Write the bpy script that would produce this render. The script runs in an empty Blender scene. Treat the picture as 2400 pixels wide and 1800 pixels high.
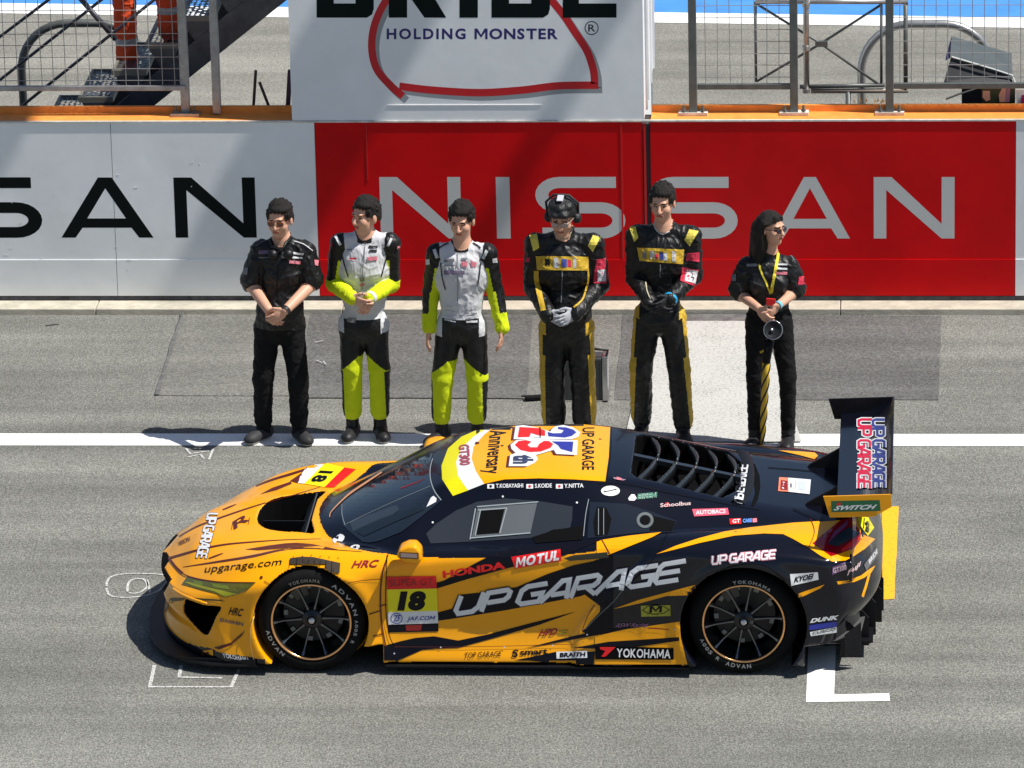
import bpy, bmesh, math, random
import numpy as np
from mathutils import Vector, Matrix
from mathutils.bvhtree import BVHTree
random.seed(7); RNG = np.random.default_rng(7)
S = bpy.context.scene
# ------------------------------------------------------------------ camera
FPX = 14000.0
CAM = np.array([2.46794, -34.82444, 13.29466]); YAW, PITCH, ROLL = 0.07434905, 0.32454904, -0.02279536
_f = np.array([-math.sin(YAW)*math.cos(PITCH), math.cos(YAW)*math.cos(PITCH), -math.sin(PITCH)])
_r = np.cross(_f, [0, 0, 1]); _r /= np.linalg.norm(_r); _u = np.cross(_r, _f)
_c, _s = math.cos(ROLL), math.sin(ROLL)
_r, _u = _r*_c+_u*_s, -_r*_s+_u*_c
cd = bpy.data.cameras.new('camera'); cam = bpy.data.objects.new('camera', cd); S.collection.objects.link(cam)
cd.sensor_width = 36; cd.lens = FPX/2400*36; cd.clip_start = 1; cd.clip_end = 2000
cam.matrix_world = Matrix(((_r[0], _u[0], -_f[0], CAM[0]), (_r[1], _u[1], -_f[1], CAM[1]), (_r[2], _u[2], -_f[2], CAM[2]), (0, 0, 0, 1)))
S.camera = cam
# ------------------------------------------------------------------ sky, sun, exposure
TO_SUN = Vector((.954, -.165, 1.68)).normalized()
EL = math.asin(TO_SUN.z); AZ = math.atan2(TO_SUN.x, TO_SUN.y)
w = bpy.data.worlds.new('World'); S.world = w; w.use_nodes = True
nt = w.node_tree; bg = nt.nodes['Background']; sk = nt.nodes.new('ShaderNodeTexSky')
sk.sky_type = 'NISHITA'; sk.sun_disc = False; sk.sun_elevation = EL; sk.sun_rotation = AZ; sk.air_density = 1.0; sk.dust_density = .6; sk.ozone_density = 1.2
nt.links.new(sk.outputs[0], bg.inputs[0]); bg.inputs[1].default_value = .066
sl = bpy.data.lights.new('sun', 'SUN'); sl.energy = 4.7; sl.angle = math.radians(.5); sl.color = (1, .965, .90)
so = bpy.data.objects.new('sun', sl); S.collection.objects.link(so)
so.rotation_euler = TO_SUN.to_track_quat('Z', 'Y').to_euler(); so.location = (6, -4, 12)
S.view_settings.view_transform = 'Standard'; S.view_settings.look = 'None'; S.view_settings.gamma = 1; S.view_settings.exposure = .30
# ------------------------------------------------------------------ helpers
def ray(px, py):
    return _f+_r*(px-1200)/FPX-_u*(py-900)/FPX
def atz(px, py, z):
    d = ray(px, py); return CAM+d*(z-CAM[2])/d[2]
def aty(px, py, y):
    d = ray(px, py); return CAM+d*(y-CAM[1])/d[1]
MATS = {}
def mat(name, col, rough=.6, metal=0., coat=0., var=0., vs=8., bump=0., bs=60., spec=.5, emit=None, flake=0.):
    if name in MATS: return MATS[name]
    m = bpy.data.materials.new(name); m.use_nodes = True; n = m.node_tree.nodes; L = m.node_tree.links
    b = n['Principled BSDF']; b.inputs['Base Color'].default_value = (*col, 1); b.inputs['Roughness'].default_value = rough
    b.inputs['Metallic'].default_value = metal; b.inputs['Specular IOR Level'].default_value = spec
    if coat: b.inputs['Coat Weight'].default_value = coat; b.inputs['Coat Roughness'].default_value = .04
    tc = n.new('ShaderNodeTexCoord')
    if var:
        no = n.new('ShaderNodeTexNoise'); no.inputs['Scale'].default_value = vs; no.inputs['Detail'].default_value = 6; no.inputs['Roughness'].default_value = .65
        L.new(tc.outputs['Object'], no.inputs['Vector'])
        r = n.new('ShaderNodeValToRGB'); r.color_ramp.elements[0].position = .3; r.color_ramp.elements[1].position = .72
        r.color_ramp.elements[0].color = (*[c*(1-var) for c in col], 1); r.color_ramp.elements[1].color = (*[min(1, c*(1+var)) for c in col], 1)
        L.new(no.outputs['Fac'], r.inputs[0]); L.new(r.outputs[0], b.inputs['Base Color'])
    if bump:
        n2 = n.new('ShaderNodeTexNoise'); n2.inputs['Scale'].default_value = bs; n2.inputs['Detail'].default_value = 4
        L.new(tc.outputs['Object'], n2.inputs['Vector']); bp = n.new('ShaderNodeBump'); bp.inputs['Strength'].default_value = bump; bp.inputs['Distance'].default_value = .01
        L.new(n2.outputs['Fac'], bp.inputs['Height']); L.new(bp.outputs[0], b.inputs['Normal'])
    MATS[name] = m; return m
def wloc(o):
    v = Vector((0, 0, 0))
    while o is not None: v = v+o.location; o = o.parent
    return v
def props(o, label=None, cat=None, group=None, kind=None):
    if label: o['label'] = label
    if cat: o['category'] = cat
    if group: o['group'] = group
    if kind: o['kind'] = kind
    return o
def thing(name, loc, label, cat, group=None):
    o = bpy.data.objects.new(name, None); S.collection.objects.link(o); o.location = loc; o.empty_display_size = .1
    return props(o, label, cat, group)
def link(name, me, parent=None, loc=None, smooth=False, m=None):
    o = bpy.data.objects.new(name, me); S.collection.objects.link(o)
    base = Vector((0, 0, 0))
    if parent is not None: o.parent = parent; base = wloc(parent)
    elif loc is not None: o.location = loc; base = Vector(loc)
    if base.length: me.transform(Matrix.Translation(-base))
    if m is not None:
        for x in (m if isinstance(m, (list, tuple)) else [m]): me.materials.append(x)
    if smooth: me.polygons.foreach_set('use_smooth', [True]*len(me.polygons))
    return o
def structure(o): o['kind'] = 'structure'; return o
def rotm(ax, a): return Matrix.Rotation(a, 3, ax)
class MB:
    def __init__(s): s.v = []; s.f = []
    def add(s, vs, fs):
        n = len(s.v); s.v += [tuple(map(float, v)) for v in vs]; s.f += [tuple(i+n for i in f) for f in fs]; return s
    def box(s, c, d, R=None):
        vs = []
        for x in (-.5, .5):
            for y in (-.5, .5):
                for z in (-.5, .5):
                    p = Vector((x*d[0], y*d[1], z*d[2]))
                    if R is not None: p = R @ p
                    vs.append(p+Vector(c))
        return s.add(vs, [(0, 1, 3, 2), (4, 6, 7, 5), (0, 4, 5, 1), (2, 3, 7, 6), (0, 2, 6, 4), (1, 5, 7, 3)])
    def b2(s, a, b): return s.box([(p+q)/2 for p, q in zip(a, b)], [abs(q-p) for p, q in zip(a, b)])
    def tube(s, pts, r, n=10, cap=True):
        pts = [Vector(p) for p in pts]; rs = r if isinstance(r, (list, tuple)) else [r]*len(pts)
        vs = []; up = None
        for i, p in enumerate(pts):
            t = (pts[min(i+1, len(pts)-1)]-pts[max(i-1, 0)]).normalized()
            if up is None: up = Vector((0, 0, 1)) if abs(t.z) < .9 else Vector((1, 0, 0))
            a = t.cross(up).normalized(); b = a.cross(t).normalized(); up = b
            for k in range(n):
                q = 2*math.pi*k/n; vs.append(p+(a*math.cos(q)+b*math.sin(q))*rs[i])
        fs = []
        for i in range(len(pts)-1):
            for k in range(n): fs.append((i*n+k, i*n+(k+1) % n, (i+1)*n+(k+1) % n, (i+1)*n+k))
        if cap: fs.append(tuple(range(n-1, -1, -1))); fs.append(tuple((len(pts)-1)*n+k for k in range(n)))
        return s.add(vs, fs)
    def beam(s, a, b, wd, h, up=(0, 0, 1)):
        a = Vector(a); b = Vector(b); t = (b-a).normalized(); x = t.cross(Vector(up)).normalized(); z = x.cross(t)
        vs = [p+x*i*wd/2+z*j*h/2 for p in (a, b) for i, j in ((-1, -1), (1, -1), (1, 1), (-1, 1))]
        return s.add(vs, [(0, 3, 2, 1), (4, 5, 6, 7), (0, 1, 5, 4), (1, 2, 6, 5), (2, 3, 7, 6), (3, 0, 4, 7)])
    def prism(s, poly, d):   # poly: coplanar 3D points, d: extrusion vector
        n = len(poly); d = Vector(d); p = [Vector(q) for q in poly]
        return s.add(p+[q+d for q in p], [tuple(range(n-1, -1, -1)), tuple(range(n, 2*n))]+[(i, (i+1) % n, n+(i+1) % n, n+i) for i in range(n)])
    def lathe(s, c, ax, prof, n=48):  # prof: (radius, offset along ax)
        c = Vector(c); ax = Vector(ax).normalized(); a = ax.orthogonal().normalized(); b = ax.cross(a); k = len(prof); vs = []
        for i in range(n):
            q = 2*math.pi*i/n; e = a*math.cos(q)+b*math.sin(q)
            for r, h in prof: vs.append(c+e*r+ax*h)
        return s.add(vs, [(i*k+j, i*k+j+1, ((i+1) % n)*k+j+1, ((i+1) % n)*k+j) for i in range(n) for j in range(k-1)])
    def build(s, name, m, parent=None, loc=None, smooth=False, bevel=0, auto=False):
        me = bpy.data.meshes.new(name); me.from_pydata(s.v, [], s.f); me.validate()
        bm = bmesh.new(); bm.from_mesh(me); bmesh.ops.recalc_face_normals(bm, faces=bm.faces); bm.to_mesh(me); bm.free()
        o = link(name, me, parent, loc, smooth, m)
        if bevel:
            md = o.modifiers.new('b', 'BEVEL'); md.width = bevel; md.segments = 2; md.limit_method = 'ANGLE'; md.angle_limit = math.radians(40)
        if auto and smooth:
            try: me.set_sharp_from_angle(angle=math.radians(38))
            except Exception: pass
        return o
# --- 2D outlines: text and polygons -> list of 2D triangles
def raw_text(txt, shear, offset, space=1.):
    cu = bpy.data.curves.new('t', 'FONT'); cu.body = txt; cu.shear = shear; cu.offset = offset; cu.resolution_u = 3; cu.fill_mode = 'FRONT'; cu.space_character = space
    o = bpy.data.objects.new('t', cu); S.collection.objects.link(o); dg = bpy.context.evaluated_depsgraph_get(); dg.update()
    me = o.evaluated_get(dg).to_mesh(); v = np.array([q.co[:2] for q in me.vertices]); f = [tuple(p.vertices) for p in me.polygons]
    bpy.data.objects.remove(o); bpy.data.curves.remove(cu); return v, f
def text2d(txt, shear=0., offset=0., font=None, space=1.):
    if 'M' in txt and offset > 0:      # the heavy M is drawn as its own outline: the font's folds over itself when thickened
        hv, _ = raw_text('H', 0, offset); H0, H1 = hv[:, 1].min(), hv[:, 1].max(); x = 0.; V = []; F = []; b = .13+1.6*offset
        for ch in txt:
            if ch == ' ': x += .30*space; continue
            if ch == 'M':
                P_ = [(0, 0), (0, 1), (b*1.25, 1), (.5, .42), (1-b*1.25, 1), (1, 1), (1, 0), (1-b, 0), (1-b, .66), (.5, .14), (b, .66), (b, 0)]
                g = np.array([(u*.80+shear*(H0+w_*(H1-H0)), H0+w_*(H1-H0)) for u, w_ in P_]); fs = [(0, 1, 2, 10, 11), (2, 3, 9, 10), (3, 4, 8, 9), (4, 5, 6, 7, 8)]; ww = .80
            else:
                g, fs = raw_text(ch, shear, offset); v0, _ = raw_text(ch, 0, offset); g = g-[v0[:, 0].min(), 0]; ww = v0[:, 0].max()-v0[:, 0].min()
            F += [tuple(i_+len(V) for i_ in t_) for t_ in fs]; V += [(q[0]+x, q[1]) for q in g]; x += ww+.085*space
        v, f = np.array(V), F
    else: v, f = raw_text(txt, shear, offset, space)
    if len(v):
        lo, hi = v.min(0), v.max(0); v = (v-lo)/np.maximum(hi-lo, 1e-6)
    return v, f
def strokes2d(paths, wd):   # polylines in 2D thickened into mitred strips (no overlaps inside a path)
    vs = []; fs = []
    for p in paths:
        P = np.array([tuple(q)[:2] for q in p], float); n = len(P); cl = np.linalg.norm(P[0]-P[-1]) < 1e-6 and n > 3
        T = np.diff(P, axis=0); T /= np.maximum(np.linalg.norm(T, axis=1)[:, None], 1e-9)
        Tin = np.vstack([T[-1] if cl else T[0], T]); Tout = np.vstack([T, T[0] if cl else T[-1]])
        M_ = Tin+Tout; M_ /= np.maximum(np.linalg.norm(M_, axis=1)[:, None], 1e-9); N_ = np.stack([-M_[:, 1], M_[:, 0]], 1)
        sc_ = 1/np.clip((M_*Tout).sum(1), .35, 1); w_ = (np.array(wd, float) if np.ndim(wd) else np.full(n, float(wd)))
        o = N_*(sc_*w_/2)[:, None]; k = len(vs); vs += list(P-o)+list(P+o); fs += [(k+i, k+i+1, k+n+i+1, k+n+i) for i in range(n-1)]
    return np.array([tuple(v) for v in vs]), fs
def poly2d(pts):
    return np.array(pts, float), [tuple(range(len(pts)))]
def smoothpoly(pts, n=6, closed=True):
    P = np.array(pts, float); out = []; N = len(P)
    rng_ = range(N) if closed else range(N-1)
    for i in rng_:
        a, b, c, d = (P[(i+k) % N] if closed else P[min(max(i+k, 0), N-1)] for k in (-1, 0, 1, 2))
        for t in np.arange(n)/n:
            out.append(.5*((2*b)+(-a+c)*t+(2*a-5*b+4*c-d)*t*t+(-a+3*b-3*c+d)*t**3))
    if not closed: out.append(P[-1])
    return [tuple(q) for q in out]
def flat(vf, fn, name, m, parent=None, loc=None, step=None, hit=None):
    """map 2D shapes (v in any 2D space) through fn->3D ; optional grid cutting with `step` in 2D units"""
    v, f = vf
    me = bpy.data.meshes.new(name); me.from_pydata([(x, y, 0) for x, y in v], [], f)
    bm = bmesh.new(); bm.from_mesh(me); bmesh.ops.triangulate(bm, faces=bm.faces)
    if step:
        lo, hi = np.array(v).min(0), np.array(v).max(0)
        for ax in (0, 1):
            k = math.ceil(lo[ax]/step)
            while k*step < hi[ax]:
                co = [0, 0, 0]; no = [0, 0, 0]; co[ax] = k*step+1e-4; no[ax] = 1
                bmesh.ops.bisect_plane(bm, geom=bm.verts[:]+bm.edges[:]+bm.faces[:], plane_co=co, plane_no=no, dist=1e-6); k += 1
    bad = []
    for q in bm.verts:
        p = fn(q.co.x, q.co.y)
        if p is None: bad.append(q)
        else: q.co = Vector(p)
    if bad: bmesh.ops.delete(bm, geom=bad, context='VERTS')
    bmesh.ops.remove_doubles(bm, verts=bm.verts, dist=1e-5)
    bm.to_mesh(me); bm.free()
    return link(name, me, parent, loc, False, m)
def quadmap(p0, p1, p2):    # unit square -> parallelogram  (bottom-left, bottom-right, top-left)
    p0, p1, p2 = map(np.array, (p0, p1, p2))
    return lambda x, y: p0+(p1-p0)*x+(p2-p0)*y
# --- implicit surfaces
def surf_nets(F, org, h):
    F = F.astype(np.float32); sgn = F < 0
    nx, ny, nz = F.shape; cs = (nx-1, ny-1, nz-1)
    acc = np.zeros(cs+(3,), np.float32); cnt = np.zeros(cs, np.int8); edges = []
    for ax in range(3):
        a = [slice(None)]*3; b = [slice(None)]*3; a[ax] = slice(0, -1); b[ax] = slice(1, None)
        cr = sgn[tuple(a)] != sgn[tuple(b)]; I = np.argwhere(cr)
        fa = F[tuple(a)][cr]; fb = F[tuple(b)][cr]; t = fa/(fa-fb); P = I.astype(np.float32); P[:, ax] += t
        o1, o2 = [k for k in range(3) if k != ax]
        for d1 in (0, -1):
            for d2 in (0, -1):
                J = I.copy(); J[:, o1] += d1; J[:, o2] += d2
                ok = (J[:, o1] >= 0) & (J[:, o2] >= 0) & (J[:, o1] < cs[o1]) & (J[:, o2] < cs[o2])
                j = J[ok]; np.add.at(acc, (j[:, 0], j[:, 1], j[:, 2]), P[ok]); np.add.at(cnt, (j[:, 0], j[:, 1], j[:, 2]), 1)
        edges.append((ax, I, fa < 0))
    act = cnt > 0; idx = -np.ones(cs, np.int32); idx[act] = np.arange(act.sum())
    V = acc[act]/cnt[act][:, None]*h+np.array(org, np.float32); Q = []
    for ax, I, ins in edges:
        o1, o2 = [k for k in range(3) if k != ax]
        ok = (I[:, o1] > 0) & (I[:, o2] > 0) & (I[:, o1] < cs[o1]) & (I[:, o2] < cs[o2]); I = I[ok]; ins = ins[ok]
        c = []
        for d1, d2 in ((0, 0), (-1, 0), (-1, -1), (0, -1)):
            J = I.copy(); J[:, o1] += d1; J[:, o2] += d2; c.append(idx[J[:, 0], J[:, 1], J[:, 2]])
        q = np.stack(c, 1); fl = ins if ax != 1 else ~ins
        q[~fl] = q[~fl][:, ::-1]; Q.append(q)
    return V, np.concatenate(Q)
def mesh_np(name, V, Q):
    me = bpy.data.meshes.new(name); n = len(Q); k = Q.shape[1]
    me.vertices.add(len(V)); me.vertices.foreach_set('co', np.ascontiguousarray(V, np.float32).ravel())
    me.loops.add(n*k); me.loops.foreach_set('vertex_index', np.ascontiguousarray(Q, np.int32).ravel())
    me.polygons.add(n); me.polygons.foreach_set('loop_start', np.arange(0, n*k, k, dtype=np.int32))
    me.update(calc_edges=True); me.validate(); return me
def smax(a, b, k):
    hh = np.clip(.5+.5*(a-b)/k, 0, 1); return b+(a-b)*hh+k*hh*(1-hh)
def smin(a, b, k): return -smax(-a, -b, k)
def interp_rows(xs, tab, X):  # smooth (catmull/hermite) interpolation of rows tab[k] at positions X -> (len(X), ncols)
    xs = np.array(xs, float); tab = np.array(tab, float)
    if tab.ndim == 1: tab = tab[:, None]
    d = np.zeros_like(tab); h = np.diff(xs)[:, None]; sl_ = np.diff(tab, axis=0)/h
    d[1:-1] = (sl_[:-1]*h[1:]+sl_[1:]*h[:-1])/(h[1:]+h[:-1]); d[0] = sl_[0]; d[-1] = sl_[-1]
    X = np.clip(X, xs[0], xs[-1]); i = np.clip(np.searchsorted(xs, X)-1, 0, len(xs)-2); t = ((X-xs[i])/(xs[i+1]-xs[i]))[:, None]; hh = (xs[i+1]-xs[i])[:, None]
    return (2*t**3-3*t**2+1)*tab[i]+(t**3-2*t**2+t)*hh*d[i]+(-2*t**3+3*t**2)*tab[i+1]+(t**3-t**2)*hh*d[i+1]
# ================================================================== ground
def asphalt(name, base, speck, scale=1.):
    m = bpy.data.materials.new(name); m.use_nodes = True; n = m.node_tree.nodes; L = m.node_tree.links; b = n['Principled BSDF']
    tc = n.new('ShaderNodeTexCoord'); b.inputs['Roughness'].default_value = .88
    def noise(s, d, r=.6):
        q = n.new('ShaderNodeTexNoise'); q.inputs['Scale'].default_value = s; q.inputs['Detail'].default_value = d; q.inputs['Roughness'].default_value = r; L.new(tc.outputs['Object'], q.inputs['Vector']); return q
    fine = noise(70*scale, 3, .75); big = noise(.9, 5, .6)
    mp = n.new('ShaderNodeMapping'); mp.inputs['Scale'].default_value = (.12, 2.2, 1); L.new(tc.outputs['Object'], mp.inputs[0])
    st = n.new('ShaderNodeTexNoise'); st.inputs['Scale'].default_value = 1.1; st.inputs['Detail'].default_value = 3; L.new(mp.outputs[0], st.inputs['Vector'])
    vo = n.new('ShaderNodeTexVoronoi'); vo.inputs['Scale'].default_value = 75*scale; L.new(tc.outputs['Object'], vo.inputs['Vector'])
    r1 = n.new('ShaderNodeValToRGB'); e = r1.color_ramp; e.elements[0].position = .36; e.elements[0].color = (*[c*(1-speck) for c in base], 1)
    e.elements[1].position = .62; e.elements[1].color = (*[c*(1+speck*1.1) for c in base], 1); k = e.elements.new(.5); k.color = (*base, 1)
    L.new(fine.outputs['Fac'], r1.inputs[0])
    def scale_by(src, fac, lo, hi):
        mr = n.new('ShaderNodeMapRange'); mr.inputs[1].default_value = .3; mr.inputs[2].default_value = .7; mr.inputs[3].default_value = lo; mr.inputs[4].default_value = hi; L.new(fac, mr.inputs[0])
        mx = n.new('ShaderNodeMix'); mx.data_type = 'RGBA'; mx.blend_type = 'MULTIPLY'; mx.inputs[0].default_value = 1; L.new(src, mx.inputs[6]); L.new(mr.outputs[0], mx.inputs[7]); return mx.outputs[2]
    c = scale_by(r1.outputs[0], vo.outputs['Color'], 1-.45*speck, 1+.6*speck); c = scale_by(c, big.outputs['Fac'], .86, 1.12); c = scale_by(c, st.outputs['Fac'], .70, 1.16)
    L.new(c, b.inputs['Base Color'])
    bp = n.new('ShaderNodeBump'); bp.inputs['Strength'].default_value = .7; bp.inputs['Distance'].default_value = .006; L.new(fine.outputs['Fac'], bp.inputs['Height']); L.new(bp.outputs[0], b.inputs['Normal'])
    return m
def worn(name, col, under, lo=.42, hi=.52, s=55., big=0.):
    m = bpy.data.materials.new(name); m.use_nodes = True; n = m.node_tree.nodes; L = m.node_tree.links; b = n['Principled BSDF']; b.inputs['Roughness'].default_value = .7
    tc = n.new('ShaderNodeTexCoord'); no = n.new('ShaderNodeTexNoise'); no.inputs['Scale'].default_value = s; no.inputs['Detail'].default_value = 5; no.inputs['Roughness'].default_value = .7
    L.new(tc.outputs['Object'], no.inputs['Vector']); r = n.new('ShaderNodeValToRGB'); r.color_ramp.elements[0].position = lo; r.color_ramp.elements[0].color = (*under, 1)
    r.color_ramp.elements[1].position = hi; r.color_ramp.elements[1].color = (*col, 1)
    if big:
        n2 = n.new('ShaderNodeTexNoise'); n2.inputs['Scale'].default_value = 3; L.new(tc.outputs['Object'], n2.inputs['Vector'])
        mx = n.new('ShaderNodeMix'); mx.inputs[0].default_value = big; L.new(no.outputs['Fac'], mx.inputs[2]); L.new(n2.outputs['Fac'], mx.inputs[3]); L.new(mx.outputs[0], r.inputs[0])
    else: L.new(no.outputs['Fac'], r.inputs[0])
    L.new(r.outputs[0], b.inputs['Base Color']); return m
ASPH = asphalt('track_asphalt', (.182, .181, .163), .52, 1.35)
ASPHP = asphalt('pit_asphalt', (.225, .218, .19), .36, 1.2)
WHITEP = worn('road_paint_white', (.82, .82, .8), (.35, .35, .33), .3, .42)
def sheet(name, poly, z, m, label=None, cat='marking'):
    o = MB().add([(x, y, z) for x, y in poly], [tuple(range(len(poly)))]).build(name, m)
    return structure(o)
def sheet_px(name, pts, z, m, top=0.): return sheet(name, [atz(x, y, top)[:2] for x, y in pts], z, m)
W_Y = 6.36; W_T = 1.386
sheet('ground', [(-400, -300), (400, -300), (400, 500), (-400, 500)], -.03, ASPHP)
sheet('race_track', [(-60, -60), (60, -60), (60, 6.14), (-60, 6.14)], 0, ASPH)
sheet('pit_lane', [(-60, 6.7), (60, 6.7), (60, 60), (-60, 60)], 0, ASPHP)
a = atz(0, 1017, 0); b = atz(2400, 1018.5, 0); c = atz(2400, 1047, 0); d = atz(0, 1045, 0)
sx = (b[1]-a[1])/(b[0]-a[0]); w0 = a[1]-d[1]
sheet('track_edge_line', [(-60, a[1]+sx*(-60-a[0])-w0), (60, a[1]+sx*(60-a[0])-w0), (60, a[1]+sx*(60-a[0])), (-60, a[1]+sx*(-60-a[0]))], .004, WHITEP)
# patches of newer asphalt and the grid boxes
PATCH = asphalt('patch_asphalt_pale', (.175, .172, .155), .28, .8); PATCHD = asphalt('patch_asphalt_dark', (.118, .117, .112), .3, .8)
def wob(pts, a=1.2, n=8):
    out = []
    for i, p in enumerate(pts):
        q = pts[(i+1) % len(pts)]
        for k in range(n): t = k/n; out.append((p[0]+(q[0]-p[0])*t+random.uniform(-a, a), p[1]+(q[1]-p[1])*t+random.uniform(-a, a)*.5))
    return out
sheet_px('asphalt_patch', wob([(428, 738), (1456, 740), (1436, 930), (366, 928)]), .004, PATCH)
sheet_px('asphalt_patch', wob([(728, 738), (1250, 740), (1235, 936), (700, 934)], 1.5), .008, PATCHD)
sheet_px('asphalt_patch', wob([(1460, 738), (2207, 741), (2199, 938), (1440, 938)]), .004, PATCHD)
BARP = worn('repair_seam', (.09, .09, .09), (.16, .16, .155), .4, .6, 14)
sheet_px('asphalt_seam', wob([(424, 738), (431, 738), (373, 928), (362, 928)], 1.5, 14), .012, BARP)
sheet_px('asphalt_seam', wob([(1515, 739), (1850, 740), (1850, 757), (1513, 757)], 1, 10), .012, BARP)
BOXW = worn('grid_box_paint', (.52, .52, .49), (.22, .22, .205), .36, .50, 55, .12)
sheet_px('grid_box', wob([(1527, 757), (1786, 757), (1880, 1040), (1462, 1040)], .8, 12), .016, BOXW)
def strip_px(name, pts, wd, z, m):
    v, f = strokes2d([[atz(x, y, 0)[:2] for x, y in p] for p in pts], wd)
    return structure(flat((v, f), lambda x, y: (x, y, z), name, m))
sheet_px('grid_slot_line', [(1889, 1647), (2086, 1644), (2084, 1626), (1955, 1629), (1962, 1450), (1897, 1452)], .004, WHITEP)
CHALK = worn('chalk', (.62, .62, .6), (.24, .24, .225), .44, .52, 90)
strip_px('chalk_marks', [[(362, 1560), (351, 1611), (542, 1611), (560, 1570)], [(425, 1560), (420, 1588), (520, 1590)]], .022, .004, CHALK)
strip_px('chalk_marks', [smoothpoly([(250, 1375), (262, 1352), (320, 1345), (392, 1352), (372, 1385), (320, 1400), (262, 1398)]),
                        smoothpoly([(300, 1388), (305, 1362), (335, 1358), (345, 1375), (325, 1390)]), [(345, 1360), (352, 1390)]], .016, .004, CHALK)
strip_px('chalk_marks', [[(436, 1052), (446, 1064), (490, 1058)], [(440, 1072), (470, 1066), (478, 1076)], [(500, 1052), (490, 1078)]], .016, .004, CHALK)
strip_px('chalk_marks', [[(738, 808), (758, 804)], [(742, 850), (765, 860), (758, 852)]], .008, .02, CHALK)
strip_px('rubber_debris', [[(107, 764), (138, 760)]], .016, .004, mat('rubber_bit', (.03, .03, .03), .9))
# behind the wall: white line and blue area
a = atz(0, 32, 0); b = atz(2400, 66, 0); c = atz(0, 8, 0); d = atz(2400, 42, 0)
def lin(p, q, x): return p[1]+(q[1]-p[1])*(x-p[0])/(q[0]-p[0])
sheet('pit_lane_line', [(-40, lin(a, b, -40)), (40, lin(a, b, 40)), (40, lin(c, d, 40)), (-40, lin(c, d, -40))], .004, worn('pit_white', (.85, .85, .83), (.4, .4, .4), .25, .35))
sheet('pit_lane_blue', [(-40, lin(c, d, -40)), (40, lin(c, d, 40)), (40, lin(c, d, 40)+14), (-40, lin(c, d, -40)+14)], .004, mat('blue_paint', (.07, .27, .68), .6, var=.12, vs=3))
# ================================================================== kerb and pit wall
CONC = mat('kerb_concrete', (.5, .46, .37), .85, var=.22, vs=9, bump=.4, bs=90)
k = MB()
x = -9.
while x < 9:
    k.b2((x, 6.14, -.02), (x+1.795, W_Y-.015, .046)); x += 1.8
k = k.build('kerb', CONC, bevel=.006); structure(k)
CREAM = mat('wall_white', (.84, .86, .87), .5, var=.07, vs=1.7, bump=.35, bs=3.2, spec=.25)
REDM = mat('wall_red', (.60, .003, .006), .42, var=.16, vs=1.3, bump=.3, bs=2.6, spec=.14)
LIP = mat('wall_top_edge', (.62, .60, .55), .8, var=.3, vs=14)
ORANGE = mat('orange_plate', (.9, .31, .055), .6, var=.16, vs=10)
wall = thing('pit_wall', (0, W_Y+.12, 0), 'long low pit wall behind the line of people, painted white and red with an orange top', 'wall')
MB().b2((-9, W_Y+.02, 0), (9, W_Y+.26, W_T-.02)).build('core', mat('dark_gap', (.05, .045, .05), .9), wall)
MB().b2((-9, W_Y-.004, .04), (9, W_Y+.018, .074)).build('base_strip', mat('wall_base', (.09, .085, .09), .9, var=.5, vs=20), wall)
def panel(x0, x1, m, name, ridge=True):
    # sheet in two lifts: the lower one stands 6 mm proud, its top edge catches the sun
    zb = .078; zs = .352
    b_ = MB(); b_.b2((x0+.002, W_Y, zs), (x1-.002, W_Y+.018, W_T)); b_.b2((x0+.002, W_Y-.006, zb), (x1-.002, W_Y+.018, zs))
    return b_.build(name, m, wall)
XR0 = aty(743, 480, W_Y)[0]; XR1 = aty(1509, 480, W_Y)[0]; XR2 = aty(1526, 480, W_Y)[0]; XR3 = aty(2380, 480, W_Y)[0]; XS = aty(267, 480, W_Y)[0]
panel(-9, XS, CREAM, 'white_panel'); panel(XS, XR0, CREAM, 'white_panel'); panel(XR0, XR1, REDM, 'red_panel'); panel(XR2, XR3, REDM, 'red_panel'); panel(XR3, 9, CREAM, 'white_panel')
# vertical cover strips at the red seam
REDL = mat('wall_red_edge', (.55, .01, .015), .25)
sm_ = MB()
for px, ww in ((863, .008), (1457, .012), (1511, .016)): xx = aty(px, 500, W_Y)[0]; sm_.b2((xx, W_Y-.004, .36 if px != 863 else .95), (xx+ww, W_Y+.01, W_T-.01))
sm_.build('seam_strip', REDL, wall)
MB().b2((-9, W_Y-.008, W_T+.002), (9, W_Y+.012, W_T+.014)).build('edge_trim', LIP, wall)
for x0, x1 in ((-9, aty(680, 260, W_Y)[0]), (aty(1524, 260, W_Y)[0], 9)):
    MB().b2((x0, W_Y+.013, W_T-.01), (x1, W_Y+.25, W_T+.004)).build('orange_top', ORANGE, wall)
    t = MB(); t.b2((x0, W_Y+.25, W_T-.01), (x1, W_Y+.285, W_T+.05)); t.build('orange_upstand', ORANGE, wall)
# scuffs and dents on the wall: small raised chips
sc = MB()
for i in range(30):
    xx = random.uniform(-4.6, -2.0); zz = random.choice([random.uniform(.1, .5), random.uniform(.35, 1.35)]); l = random.uniform(.006, .03)
    sc.box((xx, W_Y-(.0065 if zz < .352 else .0005), zz), (l, .002, random.uniform(.002, .006)), rotm('Y', random.uniform(-1, 1)))
sc.build('scuff', mat('scuff', (.75, .75, .74), .5), wall)
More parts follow.
